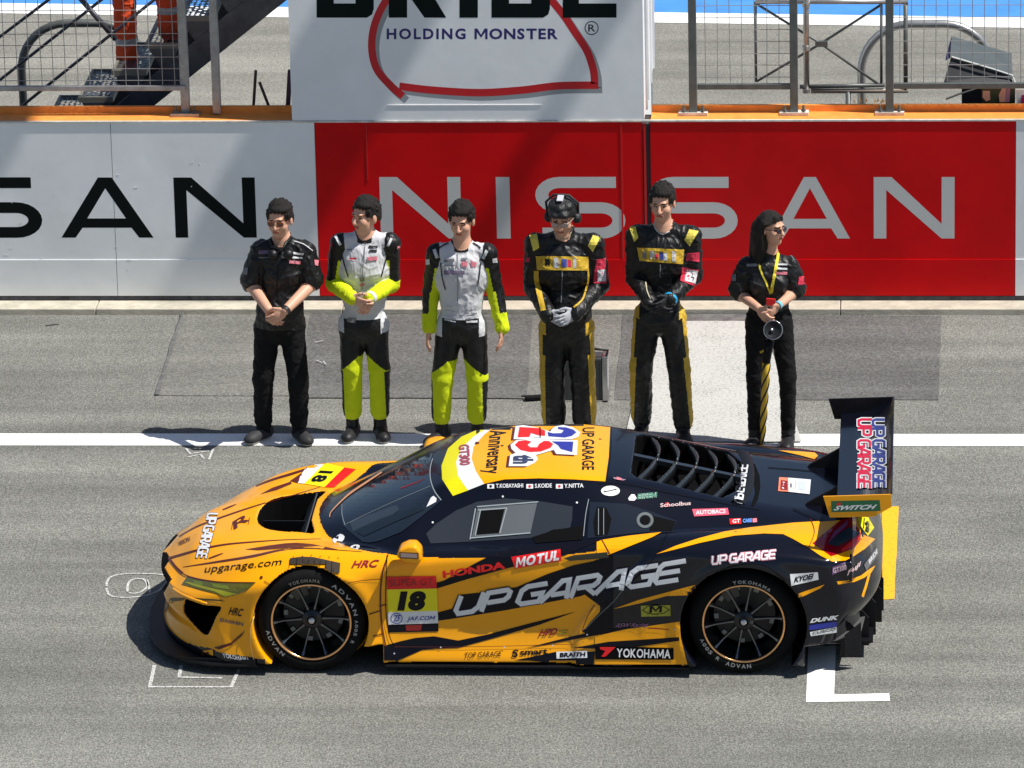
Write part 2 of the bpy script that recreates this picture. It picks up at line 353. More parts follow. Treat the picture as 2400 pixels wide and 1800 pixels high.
# ---------------- lettering of the sponsor boards
def letterN(): return [(0, 0), (.155, 0), (.155, .79), (.84, 0), (1, 0), (1, 1), (.84, 1), (.84, .24), (.22, 1), (0, 1)]
def bandS(n=12):
    # centre line of an S as a polyline; thickened with strokes
    t = .175; c = []
    y0, y1, y2 = t/2, .5, 1-t/2; rx = .22
    def arc(cx, cy, ry, a0, a1): return [(cx+rx*math.cos(math.radians(a0+(a1-a0)*i/n)), cy+ry*math.sin(math.radians(a0+(a1-a0)*i/n))) for i in range(n+1)]
    return [(0.02, y0)]+arc(.98-rx-.02, (y0+y1)/2, (y1-y0)/2, -90, 90)+arc(rx+.02, (y1+y2)/2, (y2-y1)/2, 270, 90)+[(.93, y2)]
def band_outline(pts, tx, ty):
    # offset a polyline to an outline with anisotropic thickness
    P = np.array(pts); T = np.gradient(P, axis=0); T /= np.linalg.norm(T, axis=1)[:, None]; N_ = np.stack([-T[:, 1]*tx, T[:, 0]*ty], 1)/2
    L_ = P+N_; R_ = P-N_; n = len(P); v = np.concatenate([L_, R_]); return v, [(i, i+1, n+i+1, n+i) for i in range(n-1)]
def letter(ch):
    if ch == 'N': return poly2d(letterN())
    if ch == 'I': return poly2d([(0, 0), (1, 0), (1, 1), (0, 1)])
    if ch == 'A':
        v = [(0, 0), (.155, 0), (.235, .165), (.765, .165), (.845, 0), (1, 0), (.575, 1), (.425, 1), (.29, .32), (.71, .32), (.5, .82)]
        return np.array(v), [(0, 1, 2, 8, 10, 7), (3, 4, 5, 6, 9), (10, 9, 6, 7), (2, 3, 9, 8)]
    if ch == 'S': return band_outline(bandS(), .16, .18)
def wall_letter(ch, x0, x1, y0, y1, m, y=W_Y-.0004):
    a_ = aty(x0, y1, y); b_ = aty(x1, y1, y); c_ = aty(x0, y0, y); mp = quadmap((a_[0], a_[2]), (b_[0], b_[2]), (a_[0], c_[2]))
    v, f = letter(ch)
    def fn(u, v_):
        q = mp(u, v_); return (q[0], y-(.006 if q[1] < .352 else 0), q[1])
    return flat((v, f), fn, 'lettering', m, wall)
BLK = mat('letter_black', (.003, .006, .006), .5, spec=.1); SIL = mat('letter_silver', (.56, .57, .56), .45, bump=.2, bs=3, spec=.2)
for ch, x0, x1 in (('S', -110, 93), ('A', 144, 360), ('N', 412, 602)): wall_letter(ch, x0, x1, 416, 557, BLK)
for ch, x0, x1 in (('N', 893, 1082), ('I', 1165, 1197), ('S', 1268, 1459), ('S', 1535, 1722), ('A', 1806, 1992), ('N', 2048, 2237)): wall_letter(ch, x0, x1, 415, 559, SIL)
# ---------------- tall white advertising pillar
PX0 = aty(680, 150, W_Y)[0]; PX1 = aty(1508, 150, W_Y)[0]
pil = thing('advertising_pillar', ((PX0+PX1)/2, W_Y+.9, 0), 'tall white box with a red seat outline and the words HOLDING MONSTER, standing behind the wall', 'pillar')
MB().b2((PX0, W_Y, W_T+.0155), (PX1, W_Y+1.75, 3.9)).b2((PX0+.02, W_Y+.30, 0), (PX1-.02, W_Y+1.7, W_T)).build('panel_box', CREAM, pil)
rb = MB(); 
for yy in (.25, .5, .95, 1.35): rb.b2((PX1, W_Y+yy, W_T+.02), (PX1+.014, W_Y+yy+.03, 3.9))
rb.build('side_rib', CREAM, pil)
zz_ = aty(1000, 247, W_Y)[2]
MB().b2((aty(908, 247, W_Y)[0], W_Y-.004, zz_), (aty(1270, 247, W_Y)[0], W_Y+.004, zz_+.006)).build('scratch', mat('scuff2', (.9, .9, .9), .4), pil)
def on_pil(px, py, d=.0):
    d *= .12
    
    p = aty(px, py, W_Y-d); return (p[0], W_Y-d, p[2])
z5 = lambda a_, b_: (640+a_*.41591, b_*.41591)
def pxflat(vf, d, m, name, parent): return flat(vf, lambda x_, y_: on_pil(x_, y_, d), name, m, parent)
def boxpoly(x0, y0, x1, y1): return [(x0, y0), (x1, y0), (x1, y1), (x0, y1)]
def multi(*polys):
    v = []; f = []
    for p in polys: k_ = len(v); v += list(p); f.append(tuple(range(k_, k_+len(p))))
    return np.array(v, float), f
REDS = mat('outline_red', (.56, .012, .02), .4); GRYS = mat('outline_shadow_grey', (.30, .32, .34), .5)
seat = smoothpoly([z5(*q) for q in ((820, -260), (690, -80), (590, 90), (556, 240), (580, 380), (660, 480), (732, 542))], 6, False)
seat2 = smoothpoly([z5(*q) for q in ((712, 486), (900, 508), (1160, 522), (1400, 508), (1600, 484), (1812, 480))], 6, False)
seat3 = smoothpoly([z5(*q) for q in ((1812, 480), (1806, 400), (1770, 290), (1700, 180), (1640, 90), (1560, -10), (1420, -190))], 6, False)
for off, m_, d_ in (((9, 10), GRYS, .002), ((0, 0), REDS, .004)):
    pxflat(strokes2d([[(x_+off[0], y_+off[1]) for x_, y_ in s_] for s_ in (seat2[:-1]+seat3,)], 17.5), d_, m_, 'seat_outline', pil)
    pxflat(strokes2d([[(x_+off[0], y_+off[1]) for x_, y_ in seat]], 17.5), d_+.001, m_, 'seat_outline', pil)
DG = mat('letter_dark_green', (.003, .008, .008), .5, spec=.1); NAVY = mat('letter_navy', (.03, .02, .16), .4)
def rect_letters(ch):
    s_ = .3
    if ch == 'I': return multi([(0, 0), (1, 0), (1, 1), (0, 1)])
    if ch == 'E': return multi([(0, 0), (.3, 0), (.3, 1), (0, 1)], [(.3, 0), (1, 0), (1, .22), (.3, .22)], [(.3, .4), (.9, .4), (.9, .6), (.3, .6)], [(.3, .8), (1, .8), (1, 1), (.3, 1)])
    if ch == 'R': return multi([(0, 0), (.32, 0), (.32, 1), (0, 1)], [(.32, .8), (.8, .8), (1, .9), (.8, 1), (.32, 1)], [(.7, .5), (1, .5), (1, .9), (.7, .85)], [(.32, .38), (.62, 0), (1, 0), (.66, .5), (.32, .6)])
    return multi([(0, 0), (.3, 0), (.3, 1), (0, 1)], [(.3, 0), (.88, 0), (.97, .05), (1, .14), (.68, .22), (.3, .22)], [(.68, .22), (1, .14), (1, .86), (.68, .78)], [(.3, .78), (.68, .78), (1, .86), (.88, 1), (.3, 1)])
for ch, x0, x1 in (('B', 742, 876), ('R', 911, 1046), ('I', 1077, 1120), ('D', 1152, 1289), ('E', 1319, 1445)):
    v, f = rect_letters(ch); q = quadmap((x0, 41.5), (x1, 41.5), (x0, -110))
    pxflat((np.array([q(*p) for p in v]), f), .007, DG, 'lettering', pil)
def pil_text(t, p0, p1, p2, m, d=.003, **kw):
    v, f = text2d(t, **kw); q = quadmap(p0, p1, p2); return pxflat((np.array([q(*p) for p in v]), f), d, m, 'lettering', pil)
pil_text('HOLDING', z5(640, 222), z5(1085, 222), z5(640, 160), NAVY, offset=.032, space=1.25)
pil_text('MONSTER', z5(1135, 222), z5(1605, 222), z5(1135, 160), NAVY, offset=.032, space=1.25)
pxflat(strokes2d([[z5(1795+37*math.cos(i*math.pi/12), 158+37*math.sin(i*math.pi/12)) for i in range(25)]], 2.2), .003, BLK, 'registered_mark', pil)
pil_text('R', z5(1776, 178), z5(1815, 178), z5(1776, 138), BLK, offset=.01)
# unseen gantry arms and mast, added overhead to cast shadow bands on the wall
gan = thing('overhead_gantry', (-.4, W_Y+1.2, 3.9), 'unseen grey steel arms of a gantry added overhead to cast shadow bands on the wall', 'gantry')
GST = mat('shadow_gantry_steel', (.4, .4, .41), .5)
GZ = 14.0  # arms set high so that their shadow bands get soft edges
def arm(pa, pb, z=1.36, far=1.0):
    t = (GZ-1.36)/TO_SUN.z; x0 = aty(pa, 293, W_Y)[0]+t*TO_SUN.x; x1 = aty(pb, 293, W_Y)[0]+t*TO_SUN.x; y1 = W_Y-(GZ-.05)*(-TO_SUN.y)/TO_SUN.z-.02
    MB().b2((x0, y1, GZ), (x1, W_Y+.2, GZ+.12)).build('arm', GST, gan)
arm(604, 884); arm(1262, 1318); arm(-300, 70);
MB().b2((-1.0, W_Y+.2, GZ-.05), (10., W_Y+.5, GZ+.25)).build('beam', GST, gan); MB().b2((-.6, W_Y+.9, 3.9), (-.2, W_Y+1.3, GZ)).b2((-.6, W_Y+.5, GZ-.2), (-.2, W_Y+1.3, GZ-.05)).build('mast', GST, gan)
# ================================================================== fences standing on the wall top
GALV = mat('galvanised', (.36, .36, .36), .45, metal=.55, var=.22, vs=14); GALVD = mat('galvanised_dark', (.13, .14, .135), .5, metal=.4, var=.2, vs=12)
WIRE = mat('mesh_wire', (.33, .34, .34), .4, metal=.5)
FY = 6.575
z4 = lambda a_, b_: (a_*.34358, b_*.34358)
z6 = lambda a_, b_: (1500+a_*.40687, b_*.40687)
def post(par, px, m, wd=.062, plate=True):
    p = aty(px, 262, FY); b_ = MB().b2((p[0]-wd/2, FY-.03, W_T+.012), (p[0]+wd/2, FY+.03, 3.0)); b_.build('post', m, par, bevel=.004)
    if plate:
        MB().b2((p[0]-.105, FY-.085, W_T+.004), (p[0]+.105, FY+.06, W_T+.016)).b2((p[0]-.105, FY-.087, W_T+.016), (p[0]+.105, FY-.083, W_T+.03)).build('base_plate', LIP if m is GALVD else GALV, par)
        bo = MB()
        for s_ in (-.068, .068): bo.tube([(p[0]+s_, FY-.05, W_T+.014), (p[0]+s_, FY-.05, W_T+.075)], .009, 8); bo.lathe((p[0]+s_, FY-.05, W_T+.03), (0, 0, 1), [(0, 0), (.018, 0), (.018, .014), (0, .014)], 6)
        bo.build('bolt', GALVD, par)
def wires(par, xs, zs, x0, x1, z0, z1, y, vy=0.):
    b_ = MB()
    for x_ in xs: b_.tube([(x_+random.uniform(-.003, .003), y+vy, z0), (x_+random.uniform(-.004, .004), y+vy+.002, (z0+z1)/2), (x_, y+vy, z1)], .0028, 5)
    for z_ in zs: b_.tube([(x0, y, z_), ((x0+x1)/2, y, z_+random.uniform(-.004, .004)), (x1, y, z_)], .0028, 5)
    return b_.build('wire_mesh', WIRE, par)
f1 = thing('wire_fence', (-3.6, FY, W_T), 'galvanised wire mesh fence on the wall top, in front of the steel stairs', 'fence', 'fences along the wall top')
xa = aty(*z4(1262, 600), FY)[0]; zr = aty(*z4(600, 592), FY)[2]
post(f1, z4(1268, 0)[0], GALV); post(f1, z4(1476, 0)[0]+2, GALV, .058, False)
MB().b2((-7.5, FY-.05, zr-.018), (xa+.01, FY-.02, zr+.018)).build('bottom_rail', GALV, f1, bevel=.003)
dx_ = 87*.34358/339.5
xs = [aty(*z4(1185, 300), FY)[0]-i*dx_ for i in range(34)]; zs = [aty(*z4(600, 540), FY)[2]+i*.0875 for i in range(14)]
wires(f1, xs, zs, -7.5, xa-.02, zr, zs[-1], FY-.035)
f2 = thing('wire_fence', (2.2, FY, W_T), 'dark wire mesh fence with three posts on the wall top, right of the white pillar', 'fence', 'fences along the wall top')
P2 = [z6(307, 0)[0], z6(888, 0)[0], z6(1438, 0)[0]]
for q in P2: post(f2, q, GALVD, .058)
X2 = [aty(q, 200, FY)[0] for q in P2]; zr = aty(*z6(600, 497), FY)[2]
MB().b2((X2[0]+.03, FY-.02, zr-.02), (X2[1]-.03, FY+.015, zr+.02)).build('bottom_rail', GALVD, f2, bevel=.003)
MB().b2((X2[2]+.03, FY-.02, zr-.018), (7., FY+.015, zr+.022)).build('bottom_rail', GALVD, f2, bevel=.003)
dx_ = 74*.40687/340.5
zs2 = [aty(*z6(600, 447), FY)[2]+i*70*.40687/322 for i in range(14)]
xs = [aty(*z6(375, 300), FY)[0]+i*dx_ for i in range(7)]; wires(f2, xs, zs2, X2[0], X2[1], zr, zs2[-1], FY+.01)
xs = [aty(*z6(1495, 300), FY)[0]+i*dx_*.98 for i in range(44)]; wires(f2, xs, zs2, X2[2], 7, zr, zs2[-1], FY+.01)
# ---------------- rack of scaffold pipes behind the right fence
RY = 6.95
def R6(a_, b_, y=RY): return Vector(aty(*z6(a_, b_), y))
STEELP = mat('steel_pipe', (.42, .41, .40), .35, metal=.7, var=.2, vs=10)
rk = thing('scaffold_frame', (R6(957, 0)[0], RY, 0), 'steel pipe frame with crossed rods behind the middle of the right-hand fence', 'scaffold')
zb = R6(957, 525)[2]
MB().tube([(R6(957, 0)[0], RY-.03, zb), (R6(957, 0)[0], RY-.03, 2.6)], .022, 14).build('upright', STEELP, rk, smooth=True)
cl = MB()
for yy in (20, 270, 515): cl.lathe((R6(957, yy)[0], RY-.03, R6(957, yy)[2]-.015), (0, 0, 1), [(.022, 0), (.03, 0), (.03, .03), (.022, .03)], 14)
cl.build('clamp', STEELP, rk)
MB().tube([R6(665, 10), R6(1545, 10)], .018, 12).build('crossbar', STEELP, rk, smooth=True)
MB().tube([R6(920, 500), R6(1410, 490)], .016, 12).build('crossbar', GALVD, rk, smooth=True)
MB().tube([R6(985, 525), R6(1545, 522)], .018, 12).build('crossbar', mat('pipe_brown', (.28, .23, .19), .5, metal=.3), rk, smooth=True)
MB().tube([R6(665, 10), R6(668, 470)], .010, 8).tube([R6(1390, 10), R6(1390, 490)], .010, 8).build('side_rod', GALVD, rk, smooth=True)
MB().tube([R6(1530, 10), R6(1530, 525)], .017, 10).build('upright', GALVD, rk, smooth=True)
MB().tube([R6(675, 25), R6(1040, 250), R6(1378, 488)], .0095, 8).tube([R6(1385, 30, RY+.02), R6(1040, 252, RY+.02), R6(670, 470, RY+.02)], .0095, 8).build('cross_rod', GALVD, rk, smooth=True)
MB().box(R6(1045, 252), (.09, .03, .04)).build('cross_clamp', GALVD, rk)
MB().tube([(R6(957, 0)[0]+.3, RY, 0), (R6(957, 0)[0]+.3, RY, zb)], .02, 10).build('foot', GALVD, rk, smooth=True)
# ---------------- hoop barriers in the pit lane
def hoop(px, lab, y=8.2, m=STEELP, r=.031):
    (x0, yb0), (x1, yt) = px
    a_ = aty(x0, yt, y); b_ = aty(x1, yt, y); zt = a_[2]; xl, xr = a_[0], b_[0]; R_ = .36
    pts = [(xl, y, 0), (xl, y, zt-R_)]+[(xl+R_-R_*math.cos(t), y, zt-R_+R_*math.sin(t)) for t in np.linspace(.15, math.pi/2, 9)]
    pts += [(xr-R_+R_*math.sin(t), y, zt-R_+R_*math.cos(t)) for t in np.linspace(0, math.pi/2, 9)]+[(xr, y, 0)]
    o = thing('hoop_barrier', ((xl+xr)/2, y, 0), lab, 'barrier', 'tubular hoop barriers behind the wall')
    MB().tube(pts, r, 16).build('hoop', m, o, smooth=True)
    f_ = MB()
    for x_ in (xl, xr): f_.lathe((x_, y, 0), (0, 0, 1), [(0, 0), (.08, 0), (.08, .012), (0, .012)], 16)
    f_.build('foot_plate', m, o)
hoop(((z6(1275, 0)[0], 0), (z6(2030, 0)[0], z6(0, 140)[1])), 'bent steel hoop barrier behind the right fence, beside the folded dark board')
hoop(((z4(133, 0)[0], 0), (z4(985, 0)[0], z4(0, 160)[1])), 'bent dark steel hoop barrier behind the left fence, beside the stairs', 8.4, GALVD)
# ---------------- steel stairs
SY0, SY1 = 7.35, 8.15
st = thing('steel_stairs', (-3.4, 7.7, 0), 'dark steel stairs with perforated treads behind the left fence, climbed by a person in orange', 'stairs')
DARKS = mat('stair_steel', (.105, .11, .125), .42, metal=.5, var=.3, vs=10)
def V4(a_, b_, y=SY0): return Vector(aty(*z4(a_, b_), y))
lo = V4(1060, 715); hi = V4(1950, 5); sl_ = (hi-lo)/(hi-lo)[0]; 
def linex(x_, p=lo): return p+sl_*(x_-p[0])
def stringer(y):
    xl = lo[0]-(lo[2])/sl_[2]; a_ = linex(xl); b_ = linex(lo[0]+3.6)
    dz = Vector((0, 0, .31)); q = [a_, b_, b_+dz, a_+Vector((-.12, 0, .1)), ]
    return MB().prism([(v[0], y, v[2]) for v in q], (0, .012, 0)).build('stringer', DARKS, st)
stringer(SY0); stringer(SY1)
stepz = .2; xl0 = lo[0]-lo[2]/sl_[2]
PERF = bpy.data.materials.new('perforated_tread'); PERF.use_nodes = True; n_ = PERF.node_tree.nodes; L_ = PERF.node_tree.links
v_ = n_.new('ShaderNodeTexVoronoi'); v_.inputs['Scale'].default_value = 26; v_.inputs['Randomness'].default_value = .3; tc_ = n_.new('ShaderNodeTexCoord'); L_.new(tc_.outputs['Object'], v_.inputs['Vector'])
mr_ = n_.new('ShaderNodeMath'); mr_.operation = 'LESS_THAN'; mr_.inputs[1].default_value = .42; L_.new(v_.outputs['Distance'], mr_.inputs[0])
n_['Principled BSDF'].inputs['Base Color'].default_value = (.10, .11, .12, 1); n_['Principled BSDF'].inputs['Metallic'].default_value = .5; n_['Principled BSDF'].inputs['Roughness'].default_value = .4
mr2 = n_.new('ShaderNodeMath'); mr2.operation = 'SUBTRACT'; mr2.inputs[0].default_value = 1; L_.new(mr_.outputs[0], mr2.inputs[1]); L_.new(mr2.outputs[0], n_['Principled BSDF'].inputs['Alpha'])
steps = []
for i in range(13):
    zt = .065+.205*(i+1); xc = -3.70+(zt-1.30)/sl_[2]; steps.append((xc, zt))
    fr = MB(); x0, x1 = xc-.135, xc+.125
    fr.b2((x0, SY0+.015, zt-.04), (x0+.02, SY1, zt)).b2((x1-.02, SY0+.015, zt-.04), (x1, SY1, zt)).b2((x0+.02, SY0+.015, zt-.04), (x1-.02, SY0+.035, zt)).b2((x0+.02, SY1-.02, zt-.04), (x1-.02, SY1, zt))
    t_ = fr.build('tread', mat('tread_edge', (.24, .23, .19), .5, metal=.3), st)
    MB().add([(x0+.02, SY0+.035, zt-.008), (x1-.02, SY0+.035, zt-.008), (x1-.02, SY1-.02, zt-.008), (x0+.02, SY1-.02, zt-.008)], [(0, 1, 2, 3)]).build('grating', PERF, t_)
for i in range(13):
    zt = .065+.205*(i+1); xc = -3.70+(zt-1.30)/sl_[2]
    MB().prism([(xc-.11, SY0+.012, zt-.04), (xc+.11, SY0+.012, zt-.04), (xc+.02, SY0+.012, zt-.26)], (0, .006, 0)).build('bracket', DARKS, st)
hr = MB()
for (p, q, y) in (((0, 545), (690, 0), SY1), ((160, 715), (1050, 0), SY0), ((0, 250), (330, 0), SY1)):
    A = V4(*p, y); B = V4(*q, y); d_ = B-A; hr.tube([A-d_*.6 if A[2] > .9 else A-d_*.35, B+d_*1.2], .012, 8)
hr.tube([V4(540, -20, SY0), V4(790, 270, SY0)], .02, 10)
hr.build('handrail', mat('rail_dark', (.08, .08, .1), .4, metal=.5), st, smooth=True)
# ---------------- folded dark board, boxes and small bits behind the right fence
Z7 = lambda a_, b_: (2100+a_*.13562, 60+b_*.13562)
def P7(a_, b_, y): return Vector(aty(*Z7(a_, b_), y))
fb = thing('folded_board', (P7(1400, 600, 7.2)[0], 7.2, 0), 'folded dark grey board on a black crate behind the right-hand fence', 'board')
GREYB = mat('dark_board', (.085, .10, .10), .4, var=.15, vs=8)
MB().prism([P7(960, 180, 7.5), P7(1660, 380, 7.5), P7(2000, 480, 7.5), P7(2010, 850, 7.1), P7(1640, 735, 7.1), P7(950, 530, 7.1)], (0, .01, -.03)).build('top_flap', GREYB, fb)
MB().prism([P7(950, 545, 7.12), P7(1990, 850, 7.12), P7(2040, 1080, 7.02), P7(830, 960, 7.02)], (0, .02, -.02)).build('lower_flap', mat('board_black', (.012, .012, .016), .5), fb)
MB().prism([P7(960, 200, 7.4), P7(940, 560, 7.11), P7(855, 605, 7.11), P7(880, 480, 7.3)], (0, .03, 0)).build('side_flap', mat('board_navy', (.012, .01, .05), .5), fb)
MB().tube([P7(960, 540, 7.08), P7(1640, 740, 7.08), P7(2010, 860, 7.08), P7(2060, 1000, 7.05)], .007, 6).build('edge_strip', mat('edge_pale', (.6, .62, .6), .4), fb)
b_ = P7(900, 1000, 7.1); c_ = P7(2000, 1000, 7.1)
MB().b2((b_[0]+.1, 7.1, 0), (c_[0]-.05, 7.5, b_[2]-.02)).build('crate', mat('crate_black', (.02, .02, .025), .6), fb)
def onp(name, pts, y, m, lab, cat, th=.02, extra=None):
    A = [P7(*q, y) for q in pts]; xm = sum(a_[0] for a_ in A)/len(A); zl = min(a_[2] for a_ in A)
    o = thing(name, (xm, y, zl), lab, cat); MB().prism(A, (0, th, 0)).build('sheet', m, o)
    return o
pst = onp('poster_board', [(1480, 1060), (2060, 1060), (2060, 1500), (1480, 1500)], 6.75, mat('poster_dark', (.015, .03, .012), .4), 'dark picture board with blurred warm shapes behind the wall at the right edge', 'picture board', .015)
SKINB = mat('poster_warm', (.55, .26, .18), .5)
MB().prism([P7(x_, y_, 6.748) for x_, y_ in ((1500, 1130), (1620, 1130), (1630, 1280), (1560, 1310), (1495, 1240))], (0, -.002, 0)).prism([P7(x_, y_, 6.748) for x_, y_ in ((1830, 1090), (1900, 1090), (1890, 1320), (1790, 1320), (1775, 1200))], (0, -.002, 0)).build('warm_shape', SKINB, pst)
MB().prism([P7(x_, y_, 6.748) for x_, y_ in ((1910, 1080), (1975, 1080), (1960, 1320), (1895, 1320))], (0, -.002, 0)).build('pale_stripe', mat('poster_mauve', (.32, .13, .2), .5), pst)
wb = onp('white_placard', [(2065, 1100), (2230, 1100), (2250, 1500), (2095, 1500)], 6.74, mat('placard_white', (.7, .7, .68), .5), 'white and magenta placard beside the dark picture board, cut by the right edge', 'placard', .01)
MB().prism([P7(x_, y_, 6.738) for x_, y_ in ((2170, 1200), (2240, 1200), (2245, 1500), (2150, 1500))], (0, -.002, 0)).build('magenta_band', mat('placard_magenta', (.35, .01, .1), .5), wb)
rod = thing('thin_rod', P7(1100, 1190, 6.9), 'thin black rod sticking out from under the folded dark board', 'rod')
MB().tube([P7(865, 1270, 6.85), P7(1100, 1180, 6.9), P7(1330, 1105, 6.95), P7(1700, 1000, 7.1)], .007, 6).build('shaft', mat('rod_black', (.02, .02, .02), .5), rod)
for i, (p, q, l_) in enumerate((((1730, 715), (1745, 480), 'upright dark stick left of the white pillar'), ((1830, 715), (1770, 560), 'leaning dark stick beside the upright one, left of the white pillar'))):
    A = Vector(aty(*z4(*p), 6.9)); B = Vector(aty(*z4(*q), 6.9)); d_ = A-B; o = thing('metal_stake', A, l_, 'stake', 'stakes left of the pillar')
    MB().tube([A+d_*(A[2]/max(.01, -d_[2])) if False else A+d_*2.0, B], .011, 8).build('shaft', mat('stake_rust', (.09, .06, .045), .7), o)
A = Vector(aty(*z4(1965, 715), 6.75)); B = Vector(aty(*z4(1978, 480), 6.75)); o = thing('leaning_post', A, 'dark purple edge of a post leaning on the left side of the pillar', 'post')
MB().beam(A+(A-B)*1.5, B, .05, .03).build('shaft', mat('post_purple', (.06, .02, .05), .6), o)
tr = thing('dry_leaves', aty(*z6(1300, 590), 6.62), 'small heap of dry yellow leaves on the orange wall top by the hoop foot', 'leaves')
lf = MB()
for i in range(9):
    p = Vector(aty(*z6(1245+i*17, 598-random.uniform(0, 8)), 6.64)); a_ = random.uniform(0, 3); lf.add([p, p+Vector((.02*math.cos(a_), 0, .04)), p+Vector((.03*math.cos(a_)+.01, .01, .01))], [(0, 1, 2)])
lf.build('leaf', mat('dry_leaf', (.75, .6, .3), .7), tr)
# ================================================================== the race car
car = thing('race_car', (0, 0, 0), 'low yellow and black race car, number 18, with a large rear wing', 'race car')
ORG = mat('car_paint_yellow', (.94, .385, .0), .2, coat=.28, var=.03, vs=3, spec=.35)
BLKP = mat('car_paint_black', (.0035, .004, .009), .16, coat=.35, spec=.35)
CARB = mat('carbon_black', (.007, .007, .009), .42, var=.4, vs=40, spec=.25)
MATB = mat('matt_black', (.003, .003, .0035), .8, spec=.08)
GLASS = mat('car_glass', (.010, .014, .022), .06, coat=.5, spec=.6)
XF, XR, HZ = -1.315, 1.32, .335
YS = np.array([0, .3, .5, .65, .8, .9, 1.0])
TOPX = [-2.4, -2.3, -2.2, -2.1, -1.9, -1.7, -1.5, -1.3, -1.1, -.9, -.6, 0, .4, .8, 1.05, 1.3, 1.7, 2.0, 2.25]
TOP = [[.40, .38, .36, .34, .32, .31, .30],
       [.465, .435, .40, .375, .355, .34, .32],
       [.55, .505, .445, .41, .385, .365, .34],
       [.605, .585, .52, .475, .43, .395, .365],
       [.665, .655, .625, .60, .555, .51, .47],
       [.695, .69, .675, .675, .665, .61, .55],
       [.715, .705, .69, .705, .725, .675, .61],
       [.73, .72, .70, .72, .75, .71, .645],
       [.75, .735, .71, .725, .75, .72, .65],
       [.76, .75, .73, .73, .745, .73, .66],
       [.77, .77, .77, .77, .775, .76, .70],
       [.79, .79, .79, .79, .79, .785, .72],
       [.80, .80, .80, .81, .815, .81, .75],
       [.82, .82, .83, .84, .865, .855, .79],
       [.82, .82, .83, .845, .868, .85, .79],
       [.82, .82, .83, .85, .862, .84, .785],
       [.83, .83, .84, .85, .835, .80, .75],
       [.83, .83, .82, .80, .77, .73, .69],
       [.79, .79, .77, .75, .72, .68, .64]]
def car_field(h=.0085):
    xs = np.arange(-2.42, 2.22, h, dtype=np.float32); ys = np.arange(-1.04, 1.04, h, dtype=np.float32); zs = np.arange(.03, 1.17, h, dtype=np.float32)
    Y = np.abs(ys)
    A = interp_rows(TOPX, TOP, xs)                   # (nx,7)
    T = interp_rows(YS, A.T, Y).T                    # (nx,ny)
    gx, gy = np.gradient(T, h); T_ = T[:, :, None]; nrm = (1/np.sqrt(1+gx**2+gy**2))[:, :, None]
    X3 = xs[:, None, None]; Y3 = Y[None, :, None]; Z3 = zs[None, None, :]
    f = (Z3-T_)*nrm
    # side: half width as a function of x and z
    wx = interp_rows([-2.4, -2.0, -1.75, -1.3, -.98, -.86, -.6, 0, .35, .6, .9, 1.3, 1.75, 2.2], [.93, .955, .975, .985, .985, .955, .945, .945, .945, .965, .985, 1.0, .985, .93], xs)[:, 0]
    zf = interp_rows([0, .1, .16, .3, .45, .6, .75, .9], [.02, .02, .0, -.03, -.022, 0, -.005, -.02], zs)[:, 0]
    door = np.clip(1-np.abs(xs+.2)/.9, 0, 1)**.5
    Sx = wx[:, None]+zf[None, :]*(.35+.9*door[:, None])
    # step outward behind the slanted air intake edge
    xi = interp_rows([.05, .33, .49, .87, 1.2], [.28, .33, .46, .81, .9], zs)[:, 0]
    st_ = 1/(1+np.exp(-(xs[:, None]-xi[None, :])/.012)); zz = np.clip((.84-zs)/.1, 0, 1)[None, :]
    Sx = Sx+.035*st_*zz*np.clip((1.0-xs[:, None])/.5, 0, 1)
    # fender blisters
    for cx, r0 in ((XF, .36), (XR, .385)):
        d = np.sqrt((xs[:, None]-cx)**2+(zs[None, :]-HZ)**2); Sx = Sx+.018*np.exp(-((d-r0-.01)/.05)**2)
    f = smax(f, (Y3-Sx[:, None, :]), .036)
    # nose in plan and section
    yy = np.clip(Y, 0, 1); xfp = interp_rows([0, .3, .5, .65, .75, .85, .93, 1.0], [-2.335, -2.305, -2.245, -2.17, -2.10, -2.02, -1.93, -1.82], yy)[:, 0]
    zo = interp_rows([0, .1, .2, .30, .36, .395, .43, .47, .52, .6], [.03, .0, .018, .0, .022, .018, -.012, .012, .045, .14], zs)[:, 0]
    f = smax(f, (xfp[None, :, None]+zo[None, None, :]-X3)*.9, .016)
    xr = 2.13-.22*(yy/.95)**4; zr = interp_rows([0, .28, .42, .6, .75, .9], [-.10, -.06, .02, .0, -.05, -.03], zs)[:, 0]
    f = smax(f, (X3-xr[None, :, None]-zr[None, None, :])*.95, .035)
    # rear undercut
    f = np.maximum(f, .075-Z3)
    # greenhouse
    cl = interp_rows([-1.6, -1.34, -1.0, -.7, -.45, -.2, .05, .4, .6, .8, 1.2, 1.6, 2.0, 2.2], [.62, .728, .89, 1.02, 1.098, 1.128, 1.137, 1.128, 1.10, 1.06, .965, .895, .865, .83], xs)[:, 0]
    Tg = cl[:, None]-.075*(Y[None, :])**2*np.clip(1-(xs[:, None]-.5)/1.4, .25, 1)
    gx, gy = np.gradient(Tg, h); g = (Z3-Tg[:, :, None])*(1/np.sqrt(1+gx**2+gy**2))[:, :, None]
    sl = interp_rows([-1.4, -.9, .4, .8, 1.2, 1.7, 2.2], [1.25, 1.25, 1.25, 1.7, 2.3, 3, 3], xs)[:, 0]
    w0 = interp_rows([-1.4, -.9, -.46, 0, .45, .8, 1.2, 1.6, 2.2], [.50, .51, .535, .555, .55, .52, .51, .52, .52], xs)[:, 0]
    zr_ = interp_rows([-1.4, -.9, -.46, 0, .45, .8, 1.2, 1.6, 2.2], [1.02, 1.02, 1.02, 1.07, 1.07, 1.02, .945, .885, .85], xs)[:, 0]
    Wg = w0[:, None]+(zr_[:, None]-zs[None, :])*sl[:, None]
